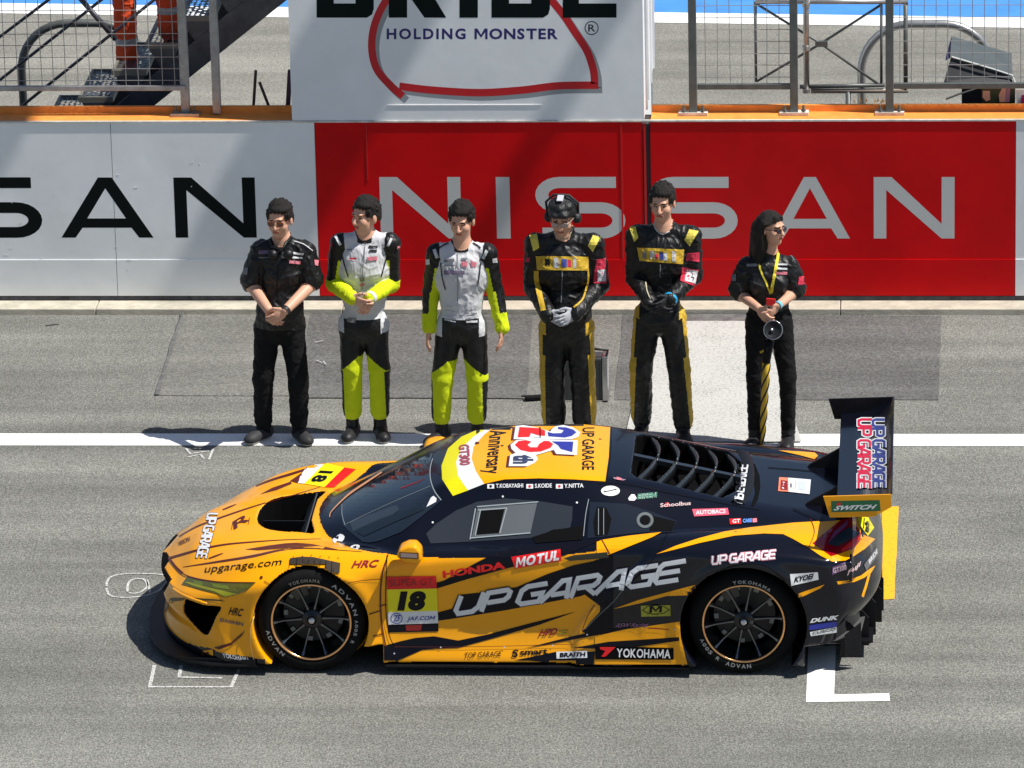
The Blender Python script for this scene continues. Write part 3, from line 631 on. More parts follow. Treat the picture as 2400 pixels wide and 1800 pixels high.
    g2 = (Y3-Wg[:, None, :])/np.sqrt(1+sl**2)[:, None, None]
    g = smax(g, g2, .034)
    cc = .73-.9*np.clip(zs-.73, 0, .35); xw = -1.345+(zs-.725)*2.1
    g3 = (xw[None, None, :]+cc[None, None, :]*(Y**2)[None, :, None]-X3)*.42
    g = smax(g, g3, .03)
    g = smax(g, Y3-(Sx[:, None, :]-.02), .02); g = np.maximum(g, X3-1.98); g = np.maximum(g, .60-Z3)
    f = smin(f, g, .018)
    # openings
    inner = .60-Y3
    for cx, r in ((XF, .353), (XR, .383)):
        d = np.sqrt((X3-cx)**2+(Z3-HZ)**2); f = np.maximum(f, -np.maximum(d-r, inner))
    # open corner behind the front wheel, cut under the nose
    f = np.maximum(f, -np.maximum(np.maximum(np.abs(X3+.98)-.10, Z3-.19), .78-Y3))
    f = np.maximum(f, -np.maximum(np.maximum(1.69-X3, Z3-.205), .66-Y3))
    # front bumper corner intake, hood outlet, engine deck well: prisms
    def carve(poly, ax, lo, hi, f):
        P = np.array(poly); U, V = {('x', 'z'): (xs, zs), ('x', 'y'): (xs, ys), ('y', 'z'): (ys, zs)}[ax]
        UU, VV = np.meshgrid(U, V, indexing='ij'); d = np.full(UU.shape, 1e9); ins = np.zeros(UU.shape, bool); n = len(P)
        for i in range(n):
            a, b = P[i], P[(i+1) % n]; e = b-a; w_ = np.stack([UU-a[0], VV-a[1]], -1); t = np.clip((w_@e)/(e@e), 0, 1); q = w_-t[..., None]*e; d = np.minimum(d, np.hypot(q[..., 0], q[..., 1]))
            c = (a[1] <= VV) != (b[1] <= VV); xi_ = a[0]+(VV-a[1])/(b[1]-a[1]+1e-12)*e[0]; ins ^= c & (UU < xi_)
        sd = np.where(ins, -d, d).astype(np.float32)
        if ax == ('x', 'z'): p = np.maximum(sd[:, None, :], np.maximum(lo-Y3, Y3-hi))
        elif ax == ('x', 'y'): p = np.maximum(sd[:, :, None], np.maximum(lo-Z3, Z3-hi))
        else: p = np.maximum(sd[None, :, :], np.maximum(lo-X3, X3-hi))
        return np.maximum(f, -p)
    f = carve(HOOD_VENT, ('x', 'y'), .50, 1.0, f)
    f = carve(INTAKE, ('x', 'z'), .50, 1.1, f)
    f = carve(GRILLE, ('y', 'z'), -3, -2.235, f)
    f = carve(WELL, ('x', 'y'), .80, 1.3, f)
    return f, (xs[0], ys[0], zs[0]), h
HOOD_VENT = smoothpoly([(-1.73, 0), (-1.705, .18), (-1.62, .30), (-1.42, .365), (-1.345, .375), (-1.375, .2), (-1.38, 0), (-1.375, -.2), (-1.345, -.375), (-1.42, -.365), (-1.62, -.30), (-1.705, -.18)], 3)
INTAKE = smoothpoly([(-2.125, .312), (-2.115, .375), (-2.08, .402), (-1.99, .418), (-1.865, .434), (-1.90, .36), (-1.955, .235), (-1.985, .218), (-2.03, .238), (-2.11, .29)], 3)
GRILLE = [(-.36, .39), (.36, .39), (.26, .29), (.30, .18), (-.30, .18), (-.26, .29)]
WELL = [(.62, .34), (.66, .40), (1.18, .43), (1.27, .25), (1.28, 0), (1.27, -.25), (1.18, -.43), (.66, -.40), (.62, -.34)]
F_, org_, h_ = car_field()
V_, Q_ = surf_nets(F_, org_, h_); del F_
bme = mesh_np('body', V_, Q_)
cen = V_[Q_].mean(1)
CARBVH = BVHTree.FromPolygons(V_.tolist(), Q_.tolist())
body = link('body', bme, car, smooth=True, m=[ORG, BLKP, MATB])
mi = np.zeros(len(Q_), np.int32); ax_, ay_, az_ = cen[:, 0], np.abs(cen[:, 1]), cen[:, 2]
gh = (az_ > .80+.0*ax_) & (ax_ > -1.3) & (ax_ < .9)
mi[(ax_ > .45) | gh] = 1
mi[(az_ > .745) & (ax_ > -.9) & (ax_ < .6) & (ay_ < .93)] = 1
for cx, r in ((XF, .349), (XR, .379)):
    d = np.hypot(ax_-cx, az_-HZ); mi[(d < r) & (ay_ < .97)] = 2
mi[az_ < .082] = 2
mi[(ax_ > -1.09) & (ax_ < -.865) & (az_ < .2) & (ay_ > .7) & (np.hypot(ax_-XF, az_-HZ) > .36) & (ay_ < .93)] = 2
nn_ = np.cross(V_[Q_[:, 2]]-V_[Q_[:, 0]], V_[Q_[:, 3]]-V_[Q_[:, 1]]); nn_ /= np.maximum(np.linalg.norm(nn_, axis=1)[:, None], 1e-9)
def inpoly(P, x, y):
    P = np.array(P); c = np.zeros(len(x), bool)
    for i in range(len(P)):
        a, b = P[i], P[(i+1) % len(P)]; k = (a[1] <= y) != (b[1] <= y); xi = a[0]+(y-a[1])/(b[1]-a[1]+1e-12)*(b[0]-a[0]); c ^= k & (x < xi)
    return c
def grow(P, e): P = np.array(P); m_ = P.mean(0); return m_+(P-m_)*(1+e)
vent_in = inpoly(grow(HOOD_VENT, .01), cen[:, 0], cen[:, 1]) & (az_ > .48) & ~((nn_[:, 2] > .5) & (az_ > .6)); mi[vent_in] = 2
well_in = inpoly(grow(WELL, .01), cen[:, 0], cen[:, 1]) & (az_ > .78) & (nn_[:, 2] < 2); mi[well_in & (az_ < 1.4)] = 2
int_in = inpoly(grow(INTAKE, .015), cen[:, 0], cen[:, 2]) & (ay_ > .49) & (ay_ < .95) & ((ay_ < .6) | (np.abs(nn_[:, 1]) < .35)); mi[int_in] = 2
mi[(az_ < np.interp(ax_, [-2.4, -2.3, -2.13, -1.94, -1.89, -1.68, -1.6], [.125, .115, .108, .148, .136, .116, .11])) & (ax_ < -1.6)] = 1
def topx(Pw):
    d_ = Pw-CAM; zz_ = d_@_f; return 1200+FPX*(d_@_r)/zz_, 900-FPX*(d_@_u)/zz_
near = cen.astype(float).copy(); near[:, 1] = -np.abs(near[:, 1]); gx_, gy_ = topx(near)
ngp = [(280+a_*.40384, 950+b_*.40384) for a_, b_ in ((180, 845), (274, 852), (296, 888), (264, 942), (304, 1008), (264, 1078), (240, 1105), (180, 1110))]
mi[inpoly(ngp, gx_, gy_) & (ax_ < -2.0) & (ay_ < .62)] = 2
cwp = [(760+a_*.15068, 1080+b_*.15068) for a_, b_ in ((-60, 690), (0, 590), (110, 490), (300, 345), (600, 100), (1100, -200), (1700, -300), (1750, 440), (1880, 620), (1500, 950), (1250, 1180), (1200, 1300), (1150, 1440), (900, 1440), (700, 1412), (500, 1372), (300, 1310), (150, 1240), (50, 1160), (-10, 1070), (-60, 960), (-80, 850))]
mi[inpoly(cwp, gx_, gy_) & (az_ > .66) & (ax_ > -1.6) & (ax_ < 0) & (nn_[:, 2] > 0)] = 1
gr_in = inpoly(grow(GRILLE, .02), cen[:, 1], cen[:, 2]) & (ax_ < -2.20) & (nn_[:, 0] > -2) & ((ax_ > -2.26) & (ay_ < .40) & ((np.abs(nn_[:, 0]) < .5) | (ax_ > -2.24))); mi[gr_in] = 2
bme.polygons.foreach_set('material_index', mi); bme.update()
# ------------------------------------------------------------------ wheels
RUB = mat('tyre_rubber', (.008, .008, .008), .85, var=.25, vs=30, spec=.12); RIMB = mat('rim_black', (.018, .019, .021), .28, metal=.5, coat=.35); RIMD = mat('rim_barrel', (.02, .02, .02), .3, metal=.6)
RIMS = mat('spoke_dark_steel', (.15, .155, .16), .24, metal=.8, coat=.2); GOLD = mat('rim_gold', (.95, .50, .22), .22, metal=.85); SILV = mat('nut_silver', (.6, .6, .62), .25, metal=.9)
DISC = mat('brake_grey', (.045, .045, .043), .45, metal=.5); PADG = mat('caliper_pale', (.48, .47, .40), .5); TYW = mat('tyre_white', (.40, .40, .38), .7)
def arc_text(txt, c, r0, r1, a0, a1, par, m, out=-1, flip=False, y=None):
    n = len(txt)
    for i, ch in enumerate(txt):
        if ch == ' ': continue
        v, f = text2d(ch, offset=.02); aa = a0+(a1-a0)*(i+.1)/n; ab = a0+(a1-a0)*(i+.85)/n
        def fn(u, w_):
            a = math.radians(aa+(ab-aa)*u); r = r0+(r1-r0)*w_; return (c[0]+r*math.cos(a), y, c[2]+r*math.sin(a))
        flat((v, f), fn, 'tyre_lettering', m, par, step=.34)
def wheel(cx, side, R=.333, rim=.243, w=.30, nsp=10, ph=0.):
    o = bpy.data.objects.new('wheel', None); S.collection.objects.link(o); o.parent = car; o.location = (cx, side*.96, HZ); o.empty_display_size = .1
    ax = (0, side, 0); c = (cx, side*.66, HZ); W = .305
    MB().lathe(c, ax, [(rim-.012, .0), (R-.05, -.005), (R-.012, .02), (R, .05), (R, W-.05), (R-.010, W-.022), (R-.035, W-.006), (R-.06, W), (rim+.012, W-.006), (rim+.002, W-.016)], 96).build('tyre', RUB, o, smooth=True)
    MB().lathe(c, ax, [(rim+.003, W-.018), (rim+.006, W-.008), (rim+.002, W-.002), (rim-.006, W-.003), (rim-.008, W-.016)], 96).build('rim_lip', GOLD, o, smooth=True)
    MB().lathe(c, ax, [(rim-.006, W-.014), (rim-.014, W-.03), (rim-.016, W-.10), (rim-.034, W-.14), (rim-.036, .0)], 96).build('rim', RIMD, o, smooth=True)
    MB().lathe(c, ax, [(.0, .03), (.20, .03)], 48).build('wheel_back', MATB, o)
    MB().lathe(c, ax, [(.06, .09), (.188, .09), (.188, .115), (.06, .115)], 48).build('brake_disc', DISC, o, smooth=False)
    cal = MB(); 
    cal.prism([(cx+r_*math.cos(a_), side*.775, HZ+r_*math.sin(a_)) for r_, a_ in ((.125, 1.75), (.125, 2.1), (.125, 2.45), (.195, 2.4), (.20, 2.1), (.195, 1.8))], (0, side*.03, 0))
    cal.build('brake_caliper', mat('caliper', (.14, .13, .11), .5), o, bevel=.006)
    for k_ in range(9):
        a = k_*.7+.3+ph; MB().box((cx+.172*math.cos(a), side*(.66+.125), HZ+.172*math.sin(a)), (.028, .012, .034), rotm('Y', -a)).build('brake_vent', PADG, o, bevel=.004)
    MB().lathe(c, ax, [(0, W-.055), (.058, W-.055), (.062, W-.062), (.062, W-.12), (0, W-.12)], 40).build('hub', RIMB, o, smooth=True)
    MB().lathe(c, ax, [(.034, W-.055), (.036, W-.035), (.03, W-.035), (.028, W-.05)], 32).build('hub_ring', mat('ring_dark', (.05, .05, .05), .3, metal=.7), o, smooth=True)
    MB().lathe(c, ax, [(0, W-.022), (.015, W-.023), (.021, W-.03), (.023, W-.055)], 24).build('wheel_nut', SILV, o, smooth=True)
    for k in range(nsp):
        a = 2*math.pi*k/nsp+ph; e = Vector((math.cos(a), 0, math.sin(a))); t = Vector((-e.z, 0, e.x)); Y_ = Vector((0, side, 0)); cc = Vector(c)
        vs = []
        for r, y0, hw, d in ((.05, W-.065, .013, .03), (.10, W-.062, .008, .028), (.17, W-.052, .007, .026), (.205, W-.036, .008, .03), (rim-.012, W-.02, .016, .03)):
            for q in (-1, 1): vs.append(cc+e*r+t*hw*q+Y_*(y0-d))
            for q in (1, -1): vs.append(cc+e*r+t*hw*.5*q+Y_*y0)
        fs = [(i*4+j, i*4+(j+1) % 4, (i+1)*4+(j+1) % 4, (i+1)*4+j) for i in range(4) for j in range(4)]+[(3, 2, 1, 0), (16, 17, 18, 19)]
        MB().add(vs, fs).build('spoke', RIMS, o)
    return o
wf = wheel(XF, -1, ph=.05); wr = wheel(XR, -1, ph=.12, rim=.248); wheel(XF, 1, ph=.3); wheel(XR, 1, ph=.5)
yt = -.9655
arc_text('ADVAN', (XF, 0, HZ), .268, .292, 62, 8, wf, TYW, y=yt); arc_text('A005 R', (XF, 0, HZ), .268, .288, 4, -30, wf, TYW, y=yt)
arc_text('YOKOHAMA', (XF, 0, HZ), .262, .284, 118, 76, wf, mat('tyre_grey', (.22, .21, .18), .7), y=yt)
arc_text('ADVAN', (XF, 0, HZ), .285, .262, 190, 232, wf, TYW, y=yt)
arc_text('YOKOHAMA', (XR, 0, HZ), .262, .284, 104, 52, wr, TYW, y=yt); arc_text('ADVAN', (XR, 0, HZ), .287, .260, 246, 280, wr, TYW, y=yt)
arc_text('A005 R', (XR, 0, HZ), .285, .262, 200, 238, wr, TYW, y=yt)
# ------------------------------------------------------------------ splitter, sills, diffuser
half = [(-2.43, 0), (-2.42, .2), (-2.385, .45), (-2.32, .65), (-2.23, .80), (-2.10, .92), (-1.95, .985), (-1.80, 1.0), (-1.655, 1.0), (-1.655, .8)]
out = [(x_, -y_) for x_, y_ in half]; full = out+[(x_, y_) for x_, y_ in half[::-1]][:-1]
MB().prism([(x_, y_, .055) for x_, y_ in full], (0, 0, .016)).build('front_splitter', CARB, car, bevel=.004)
for s_ in (-1, 1): MB().prism([(-2.16, s_*.90, .071), (-1.66, s_*1.0, .071), (-1.66, s_*1.0, .105), (-2.16, s_*.90, .085)], (0, s_*.008, 0)).build('splitter_fence', CARB, car)
for s_ in (-1, 1):
    MB().prism([(-.88, s_*.90, .052), (.97, s_*.90, .052), (.985, s_*1.0, .052), (-.87, s_*.985, .052)], (0, 0, .014)).build('side_skirt', CARB, car, bevel=.003)
df = MB().b2((1.55, -.66, .10), (2.10, .66, .112)); df.build('diffuser_floor', CARB, car)
for y_, x1, zt in ((-.80, 2.0, .30), (-.60, 2.075, .30), (-.42, 2.115, .33), (-.2, 2.15, .33), (.0, 2.16, .33), (.2, 2.15, .33), (.42, 2.12, .33), (.6, 2.08, .3), (.8, 1.99, .3)):
    MB().prism([(1.70 if abs(y_) < .66 else 1.90, y_, .06), (x1, y_, .06), (x1, y_, zt-.06), (x1-.05, y_, zt), (1.75 if abs(y_) < .66 else 1.91, y_, zt-.08)], (0, .012, 0)).build('diffuser_strake', CARB, car)
for s_ in (-1, 1):
    MB().prism([(1.93, s_*.88, .09), (2.03, s_*.83, .09), (2.03, s_*.82, .30), (1.93, s_*.885, .24)], (0, s_*.012, 0)).build('rear_corner_plate', CARB, car, bevel=.003)
MB().prism([(1.86, -.90, .20), (2.03, -.82, .235), (2.05, -.60, .24), (1.86, -.62, .2)], (0, 0, .012)).build('corner_shelf', mat('grey_sheet', (.16, .16, .16), .35, metal=.3), car)
# ------------------------------------------------------------------ wing
WS = .905
wing = bpy.data.objects.new('rear_wing', None); S.collection.objects.link(wing); wing.parent = car; wing.location = (2.05, 0, 1.05)
top = [(1.885, 1.045), (1.92, 1.047), (1.98, 1.052), (2.05, 1.066), (2.11, 1.088), (2.16, 1.115), (2.20, 1.146), (2.215, 1.160)]
bot = [(2.222, 1.158), (2.205, 1.13), (2.15, 1.08), (2.08, 1.04), (2.0, 1.018), (1.93, 1.018), (1.892, 1.028)]
prof = top+bot; nP = len(prof); vs = [(x_, -WS, z_) for x_, z_ in prof]+[(x_, WS, z_) for x_, z_ in prof]
wm = MB().add(vs, [(i, (i+1) % nP, nP+(i+1) % nP, nP+i) for i in range(nP)]+[tuple(range(nP))[::-1], tuple(range(nP, 2*nP))]).build('main_plane', BLKP, wing, smooth=True, auto=True)
z5b = lambda a_, b_: (1780+a_*.15823, 1150+b_*.15823)
EP = [z5b(945, 90), z5b(1950, 60), z5b(1955, 245), z5b(1690, 392), z5b(1040, 400)]
EPW = [aty(*q, -.92) for q in EP]; EPW = [(p[0], p[2]) for p in EPW]
for s_, m_ in ((-1, ORG), (1, CARB)):
    MB().prism([(x_, s_*.906, z_) for x_, z_ in EPW], (0, s_*.010, 0)).build('endplate', m_, wing)
for s_ in (-1, 1):
    MB().prism([(1.66, s_*.34, .86), (1.70, s_*.34, .905), (1.885, s_*.34, 1.01), (1.93, s_*.34, 1.025), (2.0, s_*.34, 1.025), (1.91, s_*.34, .93), (1.88, s_*.34, .84)], (0, s_*.02, 0)).build('pylon', CARB, wing, bevel=.004)
# tail edge lip
# ------------------------------------------------------------------ mirrors
for s_ in (-1, 1):
    mp_ = [(-.775, .80), (-.752, .845), (-.70, .868), (-.655, .868), (-.622, .83), (-.618, .775), (-.64, .752), (-.72, .762)]
    if s_ > 0: mp_ = [(x_, .795+(z_-.80)*.62) for x_, z_ in mp_]
    mo = MB().prism([(x_, s_*.93, z_) for x_, z_ in mp_], (0, s_*.135, 0)).build('wing_mirror', ORG, car, smooth=True)
    md = mo.modifiers.new('b', 'BEVEL'); md.width = .022; md.segments = 4
    MB().prism([(-.745, s_*1.066, .80), (-.645, s_*1.066, .795), (-.645, s_*1.066, .82), (-.745, s_*1.066, .825)], (0, s_*.002, 0)).build('mirror_badge', mat('badge_pink_grey', (.42, .30, .28), .5), mo)
    MB().prism([(-.752, s_*1.0655, .792), (-.637, s_*1.0655, .787), (-.637, s_*1.0655, .828), (-.752, s_*1.0655, .832)], (0, s_*.0015, 0)).build('mirror_inset', mat('inset_dark', (.12, .06, .01), .5), mo)
    MB().prism([(-.70, s_*.86, .70), (-.62, s_*.86, .70), (-.625, s_*.98, .765), (-.69, s_*.98, .765)], (0, 0, .03)).build('mirror_stalk', ORG, car, bevel=.008)
# ------------------------------------------------------------------ engine cover louvres
def deckz(x_, y_=0.): 
    h_ = CARBVH.ray_cast(Vector((x_, y_, 2)), Vector((0, 0, -1))); return h_[0].z
cline = [(.62, 1.098), (.8, 1.06), (1.0, 1.012), (1.2, .965), (1.28, .95)]
def cz(x_): return float(np.interp(x_, [p[0] for p in cline], [p[1] for p in cline]))
LV = mat('louvre_grey', (.016, .019, .022), .22, coat=.5)
MB().prism([(.62, -.022, cz(.62)-.01), (1.28, -.022, cz(1.28)-.005), (1.28, -.022, cz(1.28)-.035), (.62, -.022, cz(.62)-.04)], (0, .044, 0)).build('louvre_spine', LV, car)
for s_ in (-1, 1):
    for i in range(5):
        x0 = .755+i*.118; vs = []; N_ = 9
        for k in range(N_):
            t = k/(N_-1); y_ = s_*(.02+t*.395); x_ = x0-(.115 if s_ < 0 else .06)*t**1.15; zt = cz(x0-.02)-.075*y_*y_
            vs += [(x_+.012, y_, zt-.075), (x_+(.020 if s_ < 0 else .045)*math.sin(math.pi*min(1, .12+t*.8)), y_, zt+.002)]
        MB().add(vs, [(2*k, 2*k+2, 2*k+3, 2*k+1) for k in range(N_-1)]).build('louvre', LV, car, smooth=True).modifiers.new('s', 'SOLIDIFY').thickness = .011
# raised band behind the louvres
vs = []; NB = 17; prf = [(-.05, -.012), (-.03, .010), (0, .020), (.035, .014), (.055, -.012)]
for k in range(NB):
    y_ = -.47+.94*k/(NB-1); xo = 1.335-.055*(y_/.47)**2
    for a_, b_ in prf: vs.append((xo+a_, y_, .946-.42*(xo+a_-1.3)-.08*y_*y_+b_))
MB().add(vs, [(k*5+j, k*5+j+1, (k+1)*5+j+1, (k+1)*5+j) for k in range(NB-1) for j in range(4)]).build('deck_band', CARB, car, smooth=True)
# roof antenna, camera pods
MB().tube([(.03, .16, 1.12), (.03, .16, 1.21)], .004, 6).build('antenna', MATB, car)
MB().lathe((-.36, .12, 1.105), (0, 0, 1), [(0, .02), (.012, .018), (.018, 0)], 12).build('roof_bolt', mat('bolt_brown', (.1, .03, .01), .5), car)
MB().lathe((.40, .17, 1.118), (0, 0, 1), [(0, .012), (.012, .01), (.02, 0)], 12).build('roof_bolt', MATS['bolt_brown'], car)

# creased highlight bar under the headlamps, ribs in the bonnet outlet, grille bars, exhaust
def bodyhit(o_, d_): h_ = CARBVH.ray_cast(Vector(o_), Vector(d_).normalized()); return h_[0], h_[1]
for s_ in (-1, 1):
    pts = []
    for t in np.linspace(0, 1, 12):
        p_ = bodyhit((-4, s_*(.55+.37*t), .405+.036*t), (1, 0, 0))[0]
        if p_ is not None and p_.x < -1.7: pts.append(p_+Vector((-.002, s_*.001, 0)))
    MB().tube(pts, [.006]+[.011]*(len(pts)-2)+[.004], 8).build('bumper_crease', ORG, car, smooth=True)
for i in range(4): MB().b2((-2.245, -.33+.02*i, .215+.055*i), (-2.225, .33-.02*i, .228+.055*i)).build('grille_bar', CARB, car)
MB().prism([(-1.46, -.34, .60), (-1.40, -.36, .70), (-1.40, .36, .70), (-1.46, .34, .60)], (.008, 0, 0)).build('outlet_flap', mat('duct_grey', (.06, .065, .07), .35), car)
MB().b2((-1.70, -.006, .56), (-1.40, .006, .645)).build('outlet_divider', CARB, car)
# ------------------------------------------------------------------ livery: thin films laid on the body
z1 = lambda a_, b_: (280+a_*.40384, 950+b_*.40384)
z2 = lambda a_, b_: (900+a_*.40384, 950+b_*.40384)
z3 = lambda a_, b_: (1400+a_*.45819, 900+b_*.45819)
zh = lambda a_, b_: (360+a_*.18083, 1060+b_*.18083)
zl = lambda a_, b_: (360+a_*.18083, 1330+b_*.18083)
zr = lambda a_, b_: (1400+a_*.18083, 980+b_*.18083)
zw = lambda a_, b_: (760+a_*.15068, 1080+b_*.15068)
zi = lambda a_, b_: (1800+a_*.15823, 900+b_*.15823)
LOFF = [0.]
def on_car(px, py, lay=1, bvh=None):
    d = Vector(ray(px, py)).normalized(); hs_ = [b_.ray_cast(Vector(CAM), d) for b_ in (bvh if isinstance(bvh, tuple) else (bvh or CARBVH,))]; hs_ = [q for q in hs_ if q[0] is not None]; h_ = min(hs_, key=lambda q: q[3]) if hs_ else (None,)
    if h_[0] is None: return None
    n = h_[1] if h_[1].dot(d) < 0 else -h_[1]
    return h_[0]+n*.0012*lay-d*.0022*(.6+.4*lay)
def film(name, vf, m, lay=1, step=9., parent=None, bvh=None, label=None):
    o = flat(vf, lambda x_, y_: on_car(x_, y_, lay, bvh), name, m, parent or car, step=step)
    if label: o['label'] = label
    return o
def P(zf, *pts): return [zf(*q) for q in pts]
def dec(name, zf, pts, m, lay=1, sm=0, **k):
    p = [zf(*q) for q in pts]; p = smoothpoly(p, sm) if sm else p
    return film(name, poly2d(p), m, lay, **k)
def txt(t, zf, p0, p1, p2, m, lay=3, name='lettering', shear=0., offset=.02, out=None, outm=None, **k):
    q = quadmap(zf(*p0), zf(*p1), zf(*p2))
    if out:
        v, f = text2d(t, shear, offset+out); v = (v-.5)*(1+out*.12)+.5; film('lettering_edge', (np.array([q(*a) for a in v]), f), outm, lay-1, 12., **k)
    v, f = text2d(t, shear, offset); return film(name, (np.array([q(*a) for a in v]), f), m, lay, 12., **k)
STK = {'U': [[(.06, 1), (.06, .28), (.2, .08), (.74, .08), (.92, .28), (.92, 1)]],
       'P': [[(.06, 0), (.06, .92), (.8, .92), (.93, .8), (.93, .56), (.8, .42), (.16, .42)]],
       'G': [[(1, .92), (.25, .92), (.07, .75), (.07, .24), (.25, .08), (.93, .08), (.93, .48), (.5, .48)]],
       'A': [[(-.06, 0), (.52, .92), (.78, .92), (.95, 0)], [(.26, .3), (.88, .3)]],
       'R': [[(.06, 0), (.06, .92), (.8, .92), (.93, .8), (.93, .58), (.8, .44), (.16, .44)], [(.5, .44), (1.0, 0)]],
       'E': [[(1, .92), (.18, .92), (.07, .8), (.07, .2), (.18, .08), (1, .08)], [(.1, .5), (.92, .5)]]}
def garage(zf, bl, br, tl, tr, wd, m, lay=3, out=0, outm=None, word='UP GARAGE', gap=.22, bvh=None, parent=None, split=None):
    bl, br, tl, tr = [np.array(zf(*q)) for q in (bl, br, tl, tr)]; n = len(word.replace(' ', ''))+(.25 if ' ' in word else 0); x_ = 0
    for ch in word:
        if ch == ' ': x_ += .25; continue
        st = []
        for s_ in STK[ch]:
            r = []
            for u, v in s_:
                U_ = (x_+u*(1-gap)+gap/2)/n; r.append((bl*(1-U_)+br*U_)*(1-v)+(tl*(1-U_)+tr*U_)*v)
            st.append(r)
        if out: film('letter_edge', strokes2d(st, wd+out), outm, lay-1, 9., bvh=bvh, parent=parent)
        film('letter_'+ch.lower(), strokes2d(st, wd), m if not split else m, lay, 9., bvh=bvh, parent=parent); x_ += 1
BROWN = mat('film_dark_brown', (.10, .012, .004), .35); KBLK = mat('film_black', (.004, .004, .008), .3, spec=.22)
WHT = mat('film_white', (.74, .75, .76), .35); SILF = mat('film_silver', (.52, .54, .56), .3); RED = mat('film_red', (.72, .008, .01), .35); YEL = mat('film_yellow', (.82, .72, .0), .35)
PUR = mat('film_deep_purple', (.012, .008, .05), .35); GRN = mat('film_green', (.01, .16, .09), .4); OLV = mat('film_olive', (.30, .30, .02), .4); BLU = mat('film_blue', (.02, .03, .30), .35)
MRED = mat('film_dull_red', (.25, .01, .01), .4); PNK = mat('film_pinkish', (.62, .45, .45), .4)
# --- black over yellow, doors
dec('black_stripe', z2, [(740, 826), (1265, 781), (1045, 872), (880, 905), (700, 950), (480, 1010), (303, 1064), (300, 1032), (350, 1016), (450, 960), (560, 900), (640, 862)], KBLK)
dec('black_stripe', z2, [(1316, 850), (1312, 862), (1215, 905), (1100, 928), (950, 978), (770, 1055), (600, 1082), (430, 1100), (395, 1180), (310, 1203), (314, 1250), (400, 1238), (700, 1190), (1140, 1108), (1165, 1098), (1272, 1178), (1150, 1312), (1180, 1330), (1330, 1290), (1330, 850)], KBLK)
dec('black_stripe', z2, [(0, 1395), (100, 1368), (180, 1350), (290, 1340), (430, 1365), (600, 1330), (860, 1262), (1115, 1197), (900, 1274), (640, 1350), (430, 1407), (300, 1412), (220, 1420), (40, 1500), (0, 1500)], KBLK)
dec('black_stripe', z2, [(810, 1412), (1100, 1338), (1300, 1298), (1460, 1278), (1430, 1296), (1150, 1350)], KBLK)
dec('black_stripe', z2, [(600, 1514), (780, 1475), (1000, 1430), (1225, 1428), (1215, 1520)], KBLK)
# --- yellow over black
dec('yellow_wedge', z2, [(1235, 794), (1265, 782), (1420, 758), (1610, 737), (1560, 765), (1312, 864), (1235, 896)], ORG, 2)
dec('yellow_wedge', z2, [(1330, 1182), (1480, 1128), (1660, 1080), (1874, 1024), (1790, 1102), (1640, 1106), (1480, 1150)], ORG)
dec('yellow_wedge', z2, [(1225, 1340), (1400, 1300), (1715, 1255), (1722, 1350), (1768, 1530), (1225, 1532)], ORG)
dec('black_stripe', z2, [(1095, 1408), (1300, 1372), (1712, 1345), (1714, 1366), (1460, 1402), (1225, 1412)], KBLK, 2)
dec('yellow_sweep', z3, [(300, 870), (400, 828), (520, 789), (650, 755), (780, 734), (1000, 710), (1135, 702), (1122, 770), (1078, 836), (1000, 792), (950, 768), (850, 765), (700, 776), (520, 814), (400, 846)], ORG)
dec('yellow_surround', z5b, [(885, 462), (1100, 448), (1480, 402), (1500, 640), (1714, 716), (1560, 860), (1385, 975), (1280, 1035), (1080, 1052), (900, 962), (712, 832)], ORG)
dec('yellow_stripe', z5b, [(1145, 1345), (1300, 1330), (1500, 1258), (1640, 1150), (1715, 1108), (1655, 1212), (1550, 1290), (1400, 1352), (1165, 1390)], ORG)
dec('yellow_stripe', z5b, [(1645, 1222), (1590, 1430), (1540, 1582), (1508, 1560), (1560, 1400), (1600, 1260)], ORG)
dec('yellow_stripe', z5b, [(488, 1556), (700, 1480), (962, 1390), (900, 1445), (540, 1616)], ORG)
dec('yellow_tip', zi, [(150, 985), (500, 1005), (690, 1020), (740, 1065), (690, 1118), (480, 1060)], ORG, 2)
# --- tail lamp
tlm = dec('tail_lamp', z5b, [(785, 782), (1000, 600), (1215, 430), (1390, 412), (1500, 640), (1490, 740), (1390, 862), (1200, 930), (1060, 972)], mat('lamp_red', (.30, .002, .012), .12, coat=.6), 2)
dec('lamp_core', z5b, [(1005, 790), (1180, 640), (1330, 540), (1480, 640), (1300, 760), (1140, 832)], mat('lamp_smoke', (.03, .045, .06), .1, coat=.5), 3, parent=tlm)
dec('lamp_strip', z5b, [(1010, 785), (1100, 620), (1310, 440), (1300, 520), (1150, 650), (1040, 750)], mat('lamp_mauve', (.22, .06, .16), .3), 3, parent=tlm)
dec('lamp_bar', z5b, [(1200, 880), (1440, 680), (1480, 690), (1400, 820), (1230, 905)], mat('lamp_bright_red', (.75, .01, .01), .3), 3, parent=tlm)
dec('number_badge', z5b, [(1455, 420), (1510, 392), (1610, 398), (1695, 550), (1600, 672), (1480, 500)], YEL, 2); txt('18', z5b, (1530, 560), (1610, 640), (1545, 400), KBLK, 3)
